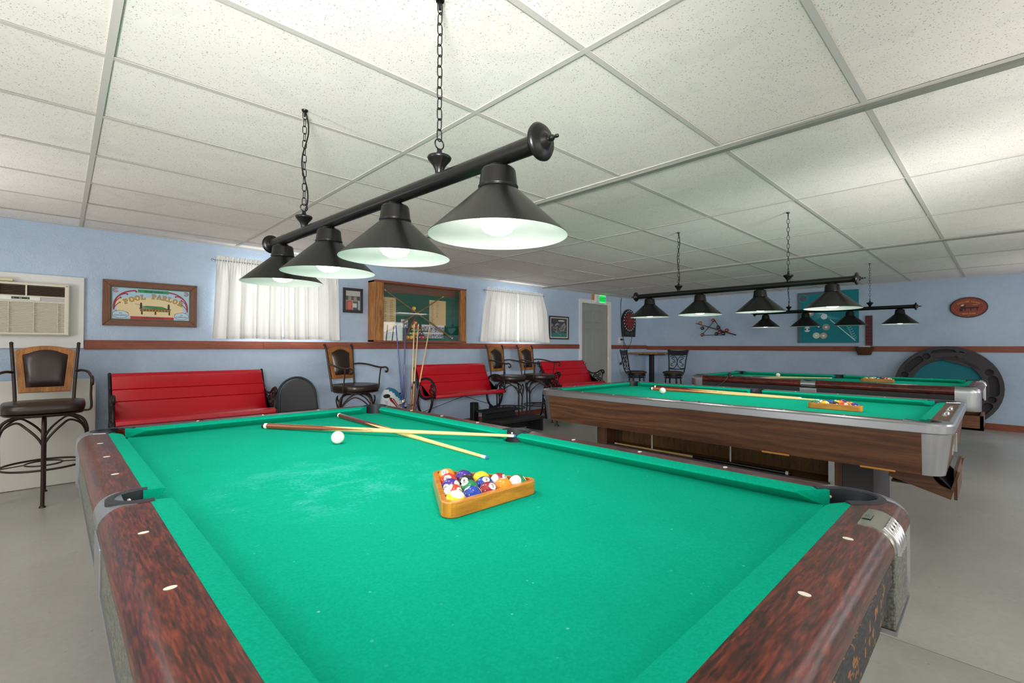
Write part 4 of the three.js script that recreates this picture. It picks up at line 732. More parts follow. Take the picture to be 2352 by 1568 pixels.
function benchEnd(kind) {
  const g = [], T = (p, r = 0.013, n = 26) => g.push(tube(p, r, n, 8));
  const P = (z, y) => [0, y, z];
  if (kind === 'plain') {
    T([P(-0.25, 0.90), P(-0.20, 0.78), P(-0.15, 0.62), P(-0.09, 0.53), P(0.0, 0.505), P(0.14, 0.53), P(0.235, 0.545)], 0.016, 40);            // seat bearer
    T([P(-0.165, 0.66), P(-0.10, 0.735), P(0.0, 0.765), P(0.12, 0.755), P(0.20, 0.70), P(0.225, 0.62), P(0.205, 0.545)], 0.014, 40);          // arm
    T([P(0.20, 0.60), P(0.165, 0.62), P(0.135, 0.655), P(0.15, 0.69), P(0.175, 0.675), P(0.165, 0.655)], 0.008, 24);
    T([P(0.185, 0.57), P(0.14, 0.58), P(0.11, 0.61), P(0.125, 0.63)], 0.008, 18);
    T([P(-0.15, 0.60), P(-0.165, 0.48), P(-0.13, 0.36), P(-0.02, 0.285), P(0.10, 0.34), P(0.165, 0.46), P(0.17, 0.545)], 0.016, 44);           // upper loop
    T([P(-0.20, 0.0), P(-0.19, 0.12), P(-0.13, 0.225), P(-0.02, 0.28), P(0.09, 0.225), P(0.16, 0.12), P(0.18, 0.0)], 0.016, 44);               // lower arch
    g.push(torus(0.028, 0.014, 0, 0.285, -0.07, 'x', 16), torus(0.028, 0.014, 0, 0.285, 0.03, 'x', 16), sphere(0.03, 0, 0.283, -0.02, 0.8, 1, 1.2, 14), cyl(0.02, 0.024, 0.02, 0, 0.01, -0.20, 12), cyl(0.02, 0.024, 0.02, 0, 0.01, 0.18, 12));
  } else {
    T([P(-0.27, 0.93), P(-0.225, 0.84), P(-0.175, 0.72), P(-0.13, 0.60), P(-0.07, 0.53), P(0.02, 0.51), P(0.14, 0.53), P(0.22, 0.545), P(0.255, 0.52), P(0.25, 0.485)], 0.013, 50);
    T([P(-0.27, 0.93), P(-0.295, 0.915), P(-0.29, 0.885), P(-0.268, 0.885)], 0.010, 16);
    T([P(-0.20, 0.79), P(-0.13, 0.735), P(-0.05, 0.705), P(0.05, 0.715), P(0.13, 0.755), P(0.19, 0.765), P(0.215, 0.735), P(0.195, 0.705), P(0.17, 0.715)], 0.012, 44);   // arm with a scroll
    T([P(0.20, 0.74), P(0.17, 0.66), P(0.175, 0.59), P(0.20, 0.54)], 0.010, 20);
    g.push(torus(0.066, 0.0085, 0, 0.62, 0.035, 'x', 28), torus(0.026, 0.006, 0, 0.62, 0.035, 'x', 18));
    for (let k = 0; k < 8; k++) { const a = k * PI / 4; g.push(torus(0.0145, 0.0045, 0, 0.62 + 0.046 * Math.sin(a), 0.035 + 0.046 * Math.cos(a), 'x', 12)); }
    for (const [z, y, r] of [[-0.085, 0.655, 0.030], [-0.05, 0.585, 0.022], [-0.125, 0.70, 0.024], [0.115, 0.69, 0.026], [0.125, 0.61, 0.026], [0.13, 0.565, 0.016], [-0.16, 0.745, 0.014], [0.16, 0.735, 0.013]]) g.push(torus(r, 0.006, 0, y, z, 'x', 18), torus(r * 0.45, 0.004, 0, y, z, 'x', 12));
    T([P(-0.11, 0.55), P(-0.16, 0.42), P(-0.17, 0.25), P(-0.20, 0.08), P(-0.24, 0.0)], 0.014, 30); T([P(0.16, 0.53), P(0.185, 0.40), P(0.17, 0.25), P(0.195, 0.08), P(0.235, 0.0)], 0.014, 30);
    T([P(-0.165, 0.36), P(-0.06, 0.40), P(0.0, 0.30), P(0.06, 0.40), P(0.18, 0.36)], 0.009, 34); T([P(-0.165, 0.33), P(-0.07, 0.24), P(0.0, 0.30), P(0.07, 0.24), P(0.175, 0.33)], 0.009, 34);
    for (const [z, y, r] of [[-0.09, 0.47, 0.036], [0.0, 0.455, 0.038], [0.10, 0.475, 0.036], [-0.09, 0.33, 0.026], [0.095, 0.33, 0.026]]) g.push(torus(r, 0.0065, 0, y, z, 'x', 20), torus(r * 0.45, 0.0045, 0, y, z, 'x', 12));
    T([P(-0.215, 0.80), P(-0.24, 0.74), P(-0.20, 0.70), P(-0.19, 0.64), P(-0.15, 0.58)], 0.008, 20);
    g.push(cyl(0.02, 0.024, 0.02, 0, 0.01, -0.24, 12), cyl(0.02, 0.024, 0.02, 0, 0.01, 0.235, 12));
  }
  return merge(g);
}
function makeBench(label, pos, W, kind) {
  const t = thing('bench', label, 'bench', pos), [a, b, c] = benchSeat(W);
  part('back_cushion', a, M.red, t); part('back_cushion', b, M.red, t); part('seat_cushion', c, M.red, t);
  const e = benchEnd(kind); for (const s of [-1, 1]) { const m = part('end_frame', e, M.iron, t); m.position.x = s * (W / 2 + 0.012); m.scale.x = s; }
  part('back_rail', [rod(V(-W / 2, 0.75, -0.20), V(W / 2, 0.75, -0.20), 0.008), rod(V(-W / 2, 0.50, -0.06), V(W / 2, 0.50, -0.06), 0.008)], M.iron, t);
  part('tie_rod', [rod(V(-W / 2, 0.33, -0.05), V(0, 0.50, 0.05), 0.0035), rod(V(W / 2, 0.33, -0.05), V(0, 0.50, 0.05), 0.0035)], M.iron, t);
  return t;
}
makeBench('red padded bench with lattice iron ends, left behind the nearest table', [0.925, 0, -5.17], 1.20, 'lattice');
makeBench('red padded bench with plain curved iron arms, under the display case', [3.99, 0, -5.17], 1.17, 'plain');
makeBench('red padded bench with lattice iron ends, in front of the grey door', [6.42, 0, -5.17], 1.17, 'lattice');

// grey folding chair seen from its back, by the wall
{
  const t = thing('folding_chair', 'grey padded stacking chair with rounded back, beside the near red bench', 'chair', [1.90, 0, -5.22], 0.05);
  const out = (y) => { const hw = 0.205; return y < 0.62 ? hw : hw * Math.sqrt(Math.max(0, 1 - ((y - 0.62) / 0.215) ** 2)); };
  const pts = []; for (let i = 0; i <= 26; i++) { const a = PI * i / 26; pts.push([0.19 * Math.cos(a), 0.62 + 0.195 * Math.sin(a)]); } pts.push([-0.20, 0.46], [0.20, 0.46]);
  const sh = poly(pts); const g = plate(sh, 0.045, 0.016); g.translate(0, -0.46, 0); g.rotateX(-0.14); g.translate(0, 0.46, -0.16); part('backrest', g, std({ color: '#4a4a4c', roughness: 0.85 }), t);
  const fr = []; fr.push([0.225, 0.02, 0.20], [0.222, 0.30, -0.02], [0.214, 0.46, -0.15]); for (let i = 0; i <= 14; i++) { const a = PI * i / 14, y = 0.62 + 0.21 * Math.sin(a); fr.push([0.205 * Math.cos(a), y, -0.16 - (y - 0.46) * 0.14]); } fr.push([-0.214, 0.46, -0.15], [-0.222, 0.30, -0.02], [-0.225, 0.02, 0.20]);
  part('frame', tube(fr, 0.013, 90, 10), std({ color: '#3c3d40', roughness: 0.4, metalness: 0.4 }), t);
  part('seat', box(0.42, 0.05, 0.40, 0, 0.45, 0.04, 0.022), std({ color: '#4a4a4c', roughness: 0.85 }), t);
  for (const s of [-1, 1]) part('leg', rod(V(s * 0.20, 0.44, 0.10), V(s * 0.215, 0.005, -0.22), 0.012), std({ color: '#3c3d40', roughness: 0.4, metalness: 0.4 }), t);
}
// white folded table leaning on the wall
{
  const t = thing('folded_table', 'white folded plastic table leaning on the wall under the air conditioner', 'table', [-0.58, 0, -5.575]); t.rotation.x = -0.07;
  const m = std({ color: '#d8d5cc', roughness: 0.5 });
  const g = plate(roundRect(-0.93, 0.0, 0.81, 0.885, 0.06), 0.045, 0.008); part('table_top', g, m, t);
  const lf = tube([[-0.7, 0.12, -0.015], [-0.1, 0.12, -0.015], [-0.05, 0.2, -0.015], [-0.05, 0.68, -0.015], [-0.1, 0.76, -0.015], [-0.7, 0.76, -0.015]], 0.011, 60, 8); part('folding_leg', lf, M.charcoal, t);
}
// black two-tier step and the black box farther along
{
  const t = thing('step_stool', 'black two-tier wooden step in front of the plain-armed red bench', 'step', [4.52, 0, -4.72], 0.0), m = std({ color: '#1c1c1f', roughness: 0.6 });
  part('lower_tread', metre(box(0.86, 0.035, 0.34, 0, 0.185, 0.06, 0.005)), m, t); part('upper_tread', metre(box(0.62, 0.03, 0.22, -0.12, 0.30, -0.15, 0.005)), m, t);
  part('side_panel', box(0.03, 0.17, 0.30, 0.39, 0.085, 0.06), m, t); part('side_panel', box(0.03, 0.17, 0.30, -0.39, 0.085, 0.06), m, t); part('riser', box(0.76, 0.13, 0.02, 0, 0.10, -0.05), m, t); part('riser', box(0.60, 0.29, 0.02, -0.12, 0.145, -0.14), m, t);
  const b = thing('storage_box', 'black box on the floor beneath the left end of the far red bench', 'box', [5.93, 0, -5.10]);
  part('box_body', box(0.34, 0.27, 0.30, 0, 0.135, 0, 0.012), m, b); part('lid', box(0.36, 0.035, 0.32, 0, 0.285, 0, 0.012), M.black, b);
  single('small_speaker', 'small black upright box behind the black two-tier step', 'box', box(0.09, 0.40, 0.09, 4.18, 0.20, -5.13, 0.01), M.black);
}
// painted shark figure behind the cues
{
  const t = thing('shark_figure', 'blue and white shark figure with red open mouth, behind the blue cues', 'figure', [3.10, 0, -5.40], 0.15);
  const blue = std({ color: '#2c7fa6', roughness: 0.4 }), wht = std({ color: '#dfe3e4', roughness: 0.45 }), redm = std({ color: '#8f1d1f', roughness: 0.4 }), crm = std({ color: '#e6d3a4', roughness: 0.5 });
  const body = (k0, k1, sc) => { const rows = []; for (let i = 0; i <= 26; i++) { const s = i / 26, y = 0.06 + 0.60 * s, r = (0.18 * Math.sqrt(Math.max(0, 1 - Math.max(0, (s - 0.35) / 0.65) ** 2)) + 0.004) * sc, cx = -0.10 * s * s, row = []; for (let j = 0; j <= 32; j++) { const a = k0 + (k1 - k0) * j / 32; row.push(V(cx + r * Math.cos(a) * 1.05, y, r * Math.sin(a) * 0.72)); } rows.push(row); } return grid(rows, { angle: 1.2 }); };
  const all = clean(body(0, 2 * PI, 1)), pick = (f) => { const P = all.attributes.position, N = all.attributes.normal, U = all.attributes.uv, p = [], n = [], u = []; for (let i = 0; i < P.count; i += 3) { const cx = (P.getX(i) + P.getX(i + 1) + P.getX(i + 2)) / 3, cy = (P.getY(i) + P.getY(i + 1) + P.getY(i + 2)) / 3; if (f(cx, cy)) for (let k = i; k < i + 3; k++) { p.push(P.getX(k), P.getY(k), P.getZ(k)); n.push(N.getX(k), N.getY(k), N.getZ(k)); u.push(U.getX(k), U.getY(k)); } } const g = new THREE.BufferGeometry(); g.setAttribute('position', new THREE.Float32BufferAttribute(p, 3)); g.setAttribute('normal', new THREE.Float32BufferAttribute(n, 3)); g.setAttribute('uv', new THREE.Float32BufferAttribute(u, 2)); return g; };
  const top = (x, y) => x * 0.85 + (y - 0.50) * 0.9 > 0; part('back', pick(top), blue, t); part('belly', pick((x, y) => !top(x, y)), wht, t);
  const mouth = []; for (let i = 0; i <= 12; i++) { const a = PI * i / 12; mouth.push([-0.19 + 0.075 * Math.cos(a) * 1.3, 0.40 - 0.9 * 0.05 * i / 12 * 0 + 0.055 * Math.sin(a)]); } mouth.push([-0.27, 0.37], [-0.12, 0.36]);
  const mg = plate(poly([[-0.185, 0.43], [-0.13, 0.41], [-0.07, 0.33], [-0.05, 0.27], [-0.11, 0.335], [-0.17, 0.385]]), 0.03, 0.006); mg.translate(0.0, 0.12, 0.112); part('mouth', mg, redm, t);
  const teeth = []; for (let i = 0; i < 7; i++) { const f = i / 6, g = new THREE.ConeGeometry(0.007, 0.022, 6); g.rotateZ(PI); g.translate(lerp(-0.155, -0.065, f), lerp(0.52, 0.415, f), 0.145); teeth.push(g); } part('teeth', teeth, M.ivory, t);
  const jaw = plate(poly([[-0.20, 0.40], [-0.15, 0.35], [-0.06, 0.26], [0.0, 0.23], [-0.01, 0.20], [-0.10, 0.215], [-0.18, 0.30]]), 0.12, 0.02); jaw.translate(0, 0.11, -0.005); part('lower_jaw', jaw, wht, t);
  part('nose', sphere(0.032, -0.185, 0.56, 0.07, 1.5, 0.8, 1, 14), M.black, t); part('eye', sphere(0.013, 0.0, 0.58, 0.095, 1, 1, 0.6, 12), M.black, t);
  const board = plate(poly([[-0.25, 0.30], [-0.21, 0.315], [-0.19, 0.22], [-0.10, 0.185], [0.02, 0.19], [0.16, 0.27], [0.16, 0.0], [-0.20, 0.0]]), 0.05, 0.008); board.translate(0, 0, 0.09); part('board', board, crm, t);
  part('board_stripe', plate(poly([[-0.08, 0.105], [0.16, 0.21], [0.16, 0.17], [0.0, 0.10]]), 0.012, 0.002).translate(0, 0, 0.135), redm, t);
  part('fin', plate(poly([[-0.28, 0.0], [-0.30, 0.16], [-0.24, 0.27], [-0.20, 0.10], [-0.2, 0]]), 0.03, 0.008), std({ color: '#5aa6c4', roughness: 0.4 }), t);
}
// ---------- pub table with two scroll-backed chairs in the far corner ----------
{
  const t = thing('pub_table', 'tall narrow table with light wooden top and black post, in the far corner', 'table', [9.08, 0, -5.20], 0.0);
  part('table_top', metre(box(0.74, 0.035, 0.66, 0, 1.045, 0, 0.008)), M.pine, t);
  part('top_bracket', box(0.40, 0.02, 0.40, 0, 1.018, 0, 0.004), M.black, t);
  part('post', box(0.085, 1.0, 0.085, 0, 0.51, 0, 0.01), M.black, t);
  part('base', [box(0.5, 0.03, 0.07, 0, 0.015, 0, 0.006), box(0.07, 0.03, 0.5, 0, 0.015, 0, 0.006)], M.black, t);
}
function makePubChair(label, pos, turn) {   // faces +z
  const t = thing('counter_chair', label, 'chair', pos, turn), seatM = std({ color: '#4a382b', roughness: 0.55 });
  part('seat', lathe([[0, 0.705], [0.14, 0.70], [0.195, 0.685], [0.205, 0.665], [0.19, 0.65], [0, 0.648]], 36), seatM, t);
  part('swivel', [cyl(0.17, 0.17, 0.02, 0, 0.637, 0, 24), torus(0.172, 0.012, 0, 0.615, 0, 'y', 36), torus(0.165, 0.009, 0, 0.57, 0, 'y', 36)], M.iron, t);
  const z = (y) => -0.185 - (y - 0.66) * 0.2;
  for (const s of [-1, 1]) part('back_post', tube([[s * 0.14, 0.63, -0.15], [s * 0.158, 0.72, z(0.72)], [s * 0.172, 0.90, z(0.90)], [s * 0.20, 1.10, z(1.10)]], 0.013, 24, 8), M.iron, t);
  const top = new THREE.Shape(); top.moveTo(-0.19, 1.02); top.quadraticCurveTo(0, 0.995, 0.19, 1.02); top.lineTo(0.225, 1.125); top.quadraticCurveTo(0, 1.09, -0.225, 1.125); top.lineTo(-0.19, 1.02);
  const tg = plate(top, 0.022, 0.005); tg.translate(0, -1.02, 0); tg.rotateX(-0.197); tg.translate(0, 1.02, z(1.02) - 0.01); part('top_rail', tg, M.black, t);
  const sc = []; for (const s of [-1, 1]) { const T = (p, r = 0.007) => sc.push(tube(p.map(([x, y]) => V(s * x, y, z(y))), r, 36, 6)); T([[0.155, 0.985], [0.07, 1.0], [0.012, 0.93], [0.0, 0.87], [0.02, 0.80], [0.08, 0.745], [0.15, 0.755]]); T([[0.06, 0.96], [0.10, 0.975], [0.115, 0.945], [0.09, 0.93], [0.05, 0.90], [0.055, 0.865], [0.085, 0.87], [0.078, 0.89]]); T([[0.075, 0.80], [0.115, 0.80], [0.12, 0.84], [0.09, 0.835]]); }
  sc.push(tube([[-0.16, 0.735, z(0.735)], [0, 0.728, z(0.728)], [0.16, 0.735, z(0.735)]], 0.009, 10, 6)); part('back_scroll', sc, M.iron, t);
  for (let k = 0; k < 4; k++) { const a = PI / 4 + k * PI / 2; part('leg', tube([V(0.145 * Math.cos(a), 0.625, 0.145 * Math.sin(a)), V(0.165 * Math.cos(a), 0.45, 0.165 * Math.sin(a)), V(0.20 * Math.cos(a), 0.25, 0.20 * Math.sin(a)), V(0.255 * Math.cos(a), 0.01, 0.255 * Math.sin(a))], 0.014, 20, 8), M.iron, t); const b = a + PI / 4; part('stay', tube([V(0.15 * Math.cos(b), 0.57, 0.15 * Math.sin(b)), V(0.15 * Math.cos(b), 0.42, 0.15 * Math.sin(b)), V(0.17 * Math.cos(b), 0.28, 0.17 * Math.sin(b))], 0.007, 10, 6), M.iron, t); }
  part('footrest', torus(0.205, 0.010, 0, 0.27, 0, 'y', 36), M.iron, t);
  return t;
}
makePubChair('black scroll-backed chair turned sideways, left of the tall table', [8.42, 0, -5.16], 0.9);
makePubChair('black scroll-backed chair facing the tables, right of the tall table', [8.86, 0, -4.60], -1.45);

// round card-table top leaning on the right wall
{
  const t = thing('card_table_top', 'round card table top with teal cloth and black cup-holder rim, leaning on the right wall', 'table top', [9.55, 0.6, -0.615]);
  t.rotation.set(0, -PI / 2, 0); t.rotateX(-0.13);
  const R = 0.605, rin = 0.395, sh = new THREE.Shape(); sh.absarc(0, 0, R, 0, 2 * PI); const hp = new THREE.Path(); hp.absarc(0, 0, rin, 0, 2 * PI, true); sh.holes.push(hp);
  const slot = (a, hw, r) => { const p = new THREE.Path(), rm = 0.503; const n = 10; const pts = []; for (let i = 0; i <= n; i++) { const b = a - hw + 2 * hw * i / n; pts.push([(rm + r) * Math.cos(b), (rm + r) * Math.sin(b)]); } const e1 = a + hw; for (let i = 1; i < 8; i++) { const c = e1 + PI * i / 8; pts.push([rm * Math.cos(e1) + r * Math.cos(c), rm * Math.sin(e1) + r * Math.sin(c)]); } for (let i = n; i >= 0; i--) { const b = a - hw + 2 * hw * i / n; pts.push([(rm - r) * Math.cos(b), (rm - r) * Math.sin(b)]); } const e0 = a - hw; for (let i = 1; i < 8; i++) { const c = e0 + PI + PI * i / 8; pts.push([rm * Math.cos(e0) + r * Math.cos(c), rm * Math.sin(e0) + r * Math.sin(c)]); } p.setFromPoints(pts.map((q) => new THREE.Vector2(...q))); return p; };
  for (let k = 0; k < 8; k++) { const a = PI / 2 + 0.07 + k * PI / 4; sh.holes.push(slot(a, 0.19, 0.05)); const c = new THREE.Path(); c.absarc(0.503 * Math.cos(a + PI / 8), 0.503 * Math.sin(a + PI / 8), 0.045, 0, 2 * PI, true); sh.holes.push(c); }
  const rimM = std({ color: '#393638', roughness: 0.6 });
  part('rim', plate(sh, 0.045, 0.006), rimM, t);
  const tray = new THREE.Shape(); tray.absarc(0, 0, R - 0.004, 0, 2 * PI); const th = new THREE.Path(); th.absarc(0, 0, rin - 0.002, 0, 2 * PI, true); tray.holes.push(th); part('tray_floor', plate(tray, 0.015).translate(0, 0, -0.012), std({ color: '#2f2d2f', roughness: 0.65 }), t);
  const cl = new THREE.CylinderGeometry(rin + 0.004, rin + 0.004, 0.02, 64); cl.rotateX(PI / 2); cl.translate(0, 0, 0.006); part('playing_cloth', cl, std({ color: '#1c7480', roughness: 0.9 }), t);
}
// ---------- on the window wall ----------
const WZ = Z0;   // wall face
// air conditioner in its white surround
{
  const t = thing('air_conditioner', 'cream window air conditioner set in a white wall panel', 'air conditioner', [0, 0, WZ]);
  const sur = poly([[-1.0, 1.152], [0.148, 1.152], [0.148, 1.778], [-1.0, 1.778]]); sur.holes.push(new THREE.Path([[-0.86, 1.26], [-0.86, 1.70], [0.045, 1.70], [0.045, 1.26]].map((p) => new THREE.Vector2(...p))));
  part('surround', plate(sur, 0.024, 0.004), M.white, t);
  const x0 = -0.87, x1 = 0.058, y0 = 1.255, y1 = 1.70;
  part('case', [span(x0, x1, y0, y1, -0.2, 0.06, 0.008), span(x0 + 0.006, x1 - 0.016, y0 + 0.01, y0 + 0.03, 0.05, 0.085, 0.006), span(x0, x0 + 0.02, y0, y1, 0.05, 0.09, 0.006), span(x1 - 0.036, x1 - 0.006, y0 + 0.008, y1 - 0.006, 0.05, 0.088, 0.008), span(x0, x1 - 0.01, y1 - 0.025, y1 - 0.004, 0.05, 0.088, 0.006), span(x0, x1 - 0.03, 1.578, 1.590, 0.05, 0.084, 0.003), span(x0, x1 - 0.03, 1.535, 1.546, 0.05, 0.084, 0.003)], M.cream, t);
  part('vent_recess', span(x0 + 0.02, x1 - 0.034, 1.590, y1 - 0.02, 0.056, 0.062), std({ color: '#3a2a22', roughness: 0.6 }), t);
  const lv = std({ color: '#5a4a40', roughness: 0.5 });
  for (let i = 0; i < 6; i++) { const g = box(x1 - x0 - 0.056, 0.004, 0.018, 0, 0, 0); g.rotateX(0.5); g.translate((x0 + x1) / 2 - 0.008, 1.600 + i * 0.0135, 0.072); part('vent_louver', g, lv, t); }
  part('vent_divider', [span(-0.375, -0.36, 1.588, 1.682, 0.06, 0.086), span(-0.215, -0.205, 1.588, 1.682, 0.06, 0.086)], M.cream, t);
  part('control_band', span(x0 + 0.02, x1 - 0.034, 1.546, 1.579, 0.056, 0.078), std({ color: '#b7b8b6', roughness: 0.4 }), t);
  const cp = part('control_panel', span(-0.36, -0.125, 1.548, 1.582, 0.07, 0.084, 0.004), M.whiteGloss, t);
  const scr = canvasTex(256, 48, (g, w, h) => { g.fillStyle = '#1d211f'; g.fillRect(0, 0, w, h); g.fillStyle = '#9fc22c'; g.font = 'bold 34px monospace'; g.textAlign = 'center'; g.textBaseline = 'middle'; g.fillText('68', w / 2, h / 2 + 1); g.beginPath(); g.moveTo(18, 24); g.lineTo(34, 14); g.lineTo(34, 34); g.fill(); g.beginPath(); g.moveTo(238, 24); g.lineTo(222, 14); g.lineTo(222, 34); g.fill(); });
  const sp = new THREE.PlaneGeometry(0.105, 0.019); sp.translate(-0.242, 1.567, 0.0846); part('display_screen', sp, std({ map: scr, emissive: '#ffffff', emissiveMap: scr, emissiveIntensity: 0.35, roughness: 0.3 }), cp);
  part('grille_back', span(x0 + 0.02, x1 - 0.034, y0 + 0.03, 1.536, 0.05, 0.058), std({ color: '#43362b', roughness: 0.7 }), t);
  for (let i = 0; i < 20; i++) part('grille_slat', span(x0 + 0.012, x1 - 0.034, y0 + 0.034 + i * 0.0126, y0 + 0.0398 + i * 0.0126, 0.056, 0.079, 0.002), M.cream, t);
  for (const x of [-0.31, -0.165, -0.02]) part('grille_rib', span(x - 0.002, x + 0.002, y0 + 0.03, 1.536, 0.06, 0.0795), M.cream, t);
  single('remote_control', 'cream remote control lying on top of the air conditioner', 'remote', box(0.17, 0.022, 0.05, -0.37, 1.7115, WZ + 0.055, 0.006), std({ color: '#d8cfa6', roughness: 0.5 }));
}
// framed flat pictures: frame of four mitred bars, backing, print, glass
function framed(name, label, cat, x0, x1, y0, y1, fw, fd, frameM, art, { glass = true, place, mat } = {}) {
  const t = thing(name, label, cat), w = x1 - x0, h = y1 - y0, g = [];
  const bar = (L, turn, cx, cy) => { const s = poly([[-L / 2, 0], [L / 2, 0], [L / 2 - fw, fw], [-L / 2 + fw, fw]]), q = plate(s, fd, Math.min(0.004, fw * 0.15)); q.rotateZ(turn); q.translate(cx, cy, 0); return metre(q, Math.abs(Math.sin(turn)) > 0.5 ? 'y' : 'x', cx + cy); };
  part('frame', bar(w, 0, 0, -h / 2), frameM, t); part('frame', bar(w, PI, 0, h / 2), frameM, t); part('frame', bar(h, PI / 2, w / 2, 0), frameM, t); part('frame', bar(h, -PI / 2, -w / 2, 0), frameM, t);
  const iw = w - 2 * fw + 0.004, ih = h - 2 * fw + 0.004;
  part('backing', box(iw, ih, 0.006, 0, 0, 0.006), M.charcoal, t);
  const p = new THREE.PlaneGeometry(iw, ih); p.translate(0, 0, fd * 0.5); part('print', p, art, t);
  if (glass) part('glass', box(iw, ih, 0.002, 0, 0, fd * 0.5 + 0.004), M.glass, t);
  t.position.set((x0 + x1) / 2, (y0 + y1) / 2, WZ + 0.001); if (place) place(t);
  return t;
}
const artParlor = canvasTex(1024, 480, (g, w, h) => {
  g.fillStyle = '#a9c8dd'; g.fillRect(0, 0, w, h); g.fillStyle = '#e3cf9f'; g.beginPath(); g.moveTo(60, 190); g.quadraticCurveTo(300, 120, 860, 150); g.lineTo(930, 300); g.lineTo(880, 420); g.lineTo(90, 420); g.fill();  // tan area paints in what the mirror reflects
  g.strokeStyle = '#2f6b5a'; g.lineWidth = 14; g.strokeRect(7, 7, w - 14, h - 14); g.strokeStyle = '#8db3a6'; g.lineWidth = 5; g.strokeRect(20, 20, w - 40, h - 40);
  for (const s of [0, 1]) { g.save(); if (s) { g.translate(w, 0); g.scale(-1, 1); } g.strokeStyle = '#9c1f2c'; g.lineCap = 'round';
    for (const [lw, p] of [[20, [40, 330, 20, 150, 150, 60, 300, 48]], [15, [60, 230, 60, 140, 130, 110, 190, 96]], [12, [48, 290, 50, 200, 90, 190, 120, 150]], [10, [40, 330, 60, 260, 95, 250, 110, 225]], [9, [60, 345, 90, 370, 150, 380, 210, 372]]]) { g.lineWidth = lw; g.beginPath(); g.moveTo(p[0], p[1]); g.bezierCurveTo(p[2], p[3], p[4], p[5], p[6], p[7]); g.stroke(); }
    g.lineWidth = 8; for (const [x, y, r] of [[60, 55, 30], [60, 55, 14]]) { g.beginPath(); g.arc(x, y, r, 0.4, 5.6); g.stroke(); } g.beginPath(); g.arc(310, 62, 14, 0, 7); g.fillStyle = '#9c1f2c'; g.fill(); g.beginPath(); g.arc(200, 106, 13, 0, 7); g.fill(); g.beginPath(); g.arc(122, 162, 11, 0, 7); g.fill(); g.beginPath(); g.arc(112, 230, 11, 0, 7); g.fill(); g.restore(); }
  g.fillStyle = '#1d8a55'; g.fillRect(330, 28, 400, 44); g.fillStyle = '#10281e'; g.font = 'bold 38px serif'; g.textAlign = 'center'; g.textBaseline = 'middle'; g.fillText('HIGH CLASS', 530, 52);
  const word = 'POOL PARLOR', n = word.length; for (let i = 0; i < n; i++) { const f = i / (n - 1) * 2 - 1, a = f * 0.42; g.save(); g.translate(535 + f * 350, 125 + 85 * f * f); g.rotate(a); g.font = 'bold 92px serif'; g.lineWidth = 7; g.strokeStyle = '#4a3112'; g.strokeText(word[i], 0, 0); g.fillStyle = '#c39a4e'; g.fillText(word[i], 0, 0); g.restore(); }
  g.fillStyle = '#2b7d4e'; g.beginPath(); g.moveTo(350, 290); g.lineTo(440, 262); g.lineTo(640, 266); g.lineTo(760, 312); g.fill(); g.fillStyle = '#6b4c16'; g.fillRect(350, 300, 412, 12); g.fillStyle = '#a77f30'; g.fillRect(358, 312, 396, 36); g.fillStyle = '#3a2a10'; for (const x of [372, 545, 728]) { g.fillRect(x, 346, 22, 46); } for (let x = 365; x < 750; x += 40) { g.fillRect(x, 322, 26, 14); }
  g.fillStyle = '#1a1714'; for (const [x, y] of [[372, 232], [730, 238]]) { g.beginPath(); g.arc(x, y, 13, 0, 7); g.fill(); g.fillRect(x - 14, y + 10, 28, 60); } g.lineWidth = 4; g.strokeStyle = '#5a3d12'; g.beginPath(); g.moveTo(300, 240); g.lineTo(470, 284); g.stroke();
  g.fillStyle = '#b1201f'; g.fillRect(240, 424, 560, 42); g.fillStyle = '#2a0c0a'; g.font = 'bold 34px serif'; g.fillText('LADIES INVITED', 520, 447);
  g.fillStyle = '#a9c8dd'; for (const [x, t1, t2] of [[120, 'NO', 'SWEARING'], [905, 'NO', 'GAMBLING']]) { g.fillStyle = '#b9d3e2'; g.strokeStyle = '#9c1f2c'; g.lineWidth = 5; g.beginPath(); g.ellipse(x, 400, 98, 52, 0, 0, 7); g.fill(); g.stroke(); g.fillStyle = '#1b2a30'; g.font = 'bold 24px serif'; g.fillText(t1, x, 384); g.font = 'bold 27px serif'; g.fillText(t2, x, 414); }
});
framed('mirror_sign', 'wood-framed mirror sign reading POOL PARLOR, right of the air conditioner', 'sign', 0.270, 0.993, 1.361, 1.781, 0.058, 0.03, M.frame, std({ map: artParlor, roughness: 0.4 }), { glass: false });
const artPeople = canvasTex(128, 160, (g, w, h) => { g.fillStyle = '#b9b9a8'; g.fillRect(0, 0, w, h); g.fillStyle = '#c9cbc4'; g.fillRect(0, 0, w, 46); g.fillStyle = '#333a44'; g.fillRect(4, 44, 120, 34); g.fillStyle = '#b23a4a'; g.fillRect(6, 84, 52, 76); g.fillStyle = '#d86a3a'; g.fillRect(20, 92, 30, 60); g.fillStyle = '#3a3f4a'; g.fillRect(64, 84, 50, 76); g.fillStyle = '#9fc0d0'; g.fillRect(108, 80, 20, 70); g.fillStyle = '#e0dccb'; g.fillRect(62, 102, 36, 34); g.fillStyle = '#c48a72'; g.beginPath(); g.ellipse(36, 66, 14, 19, 0, 0, 7); g.fill(); g.beginPath(); g.ellipse(84, 68, 14, 19, 0, 0, 7); g.fill(); g.fillStyle = '#9a948c'; g.beginPath(); g.ellipse(36, 52, 14, 8, 0, 0, 7); g.fill(); g.beginPath(); g.ellipse(84, 54, 14, 8, 0, 0, 7); g.fill(); });
framed('framed_photo', 'small dark-framed photo of two people, left of the display case', 'picture', 2.523, 2.781, 1.596, 1.906, 0.034, 0.02, std({ color: '#2b211f', roughness: 0.4 }), std({ map: artPeople, roughness: 0.5 }));
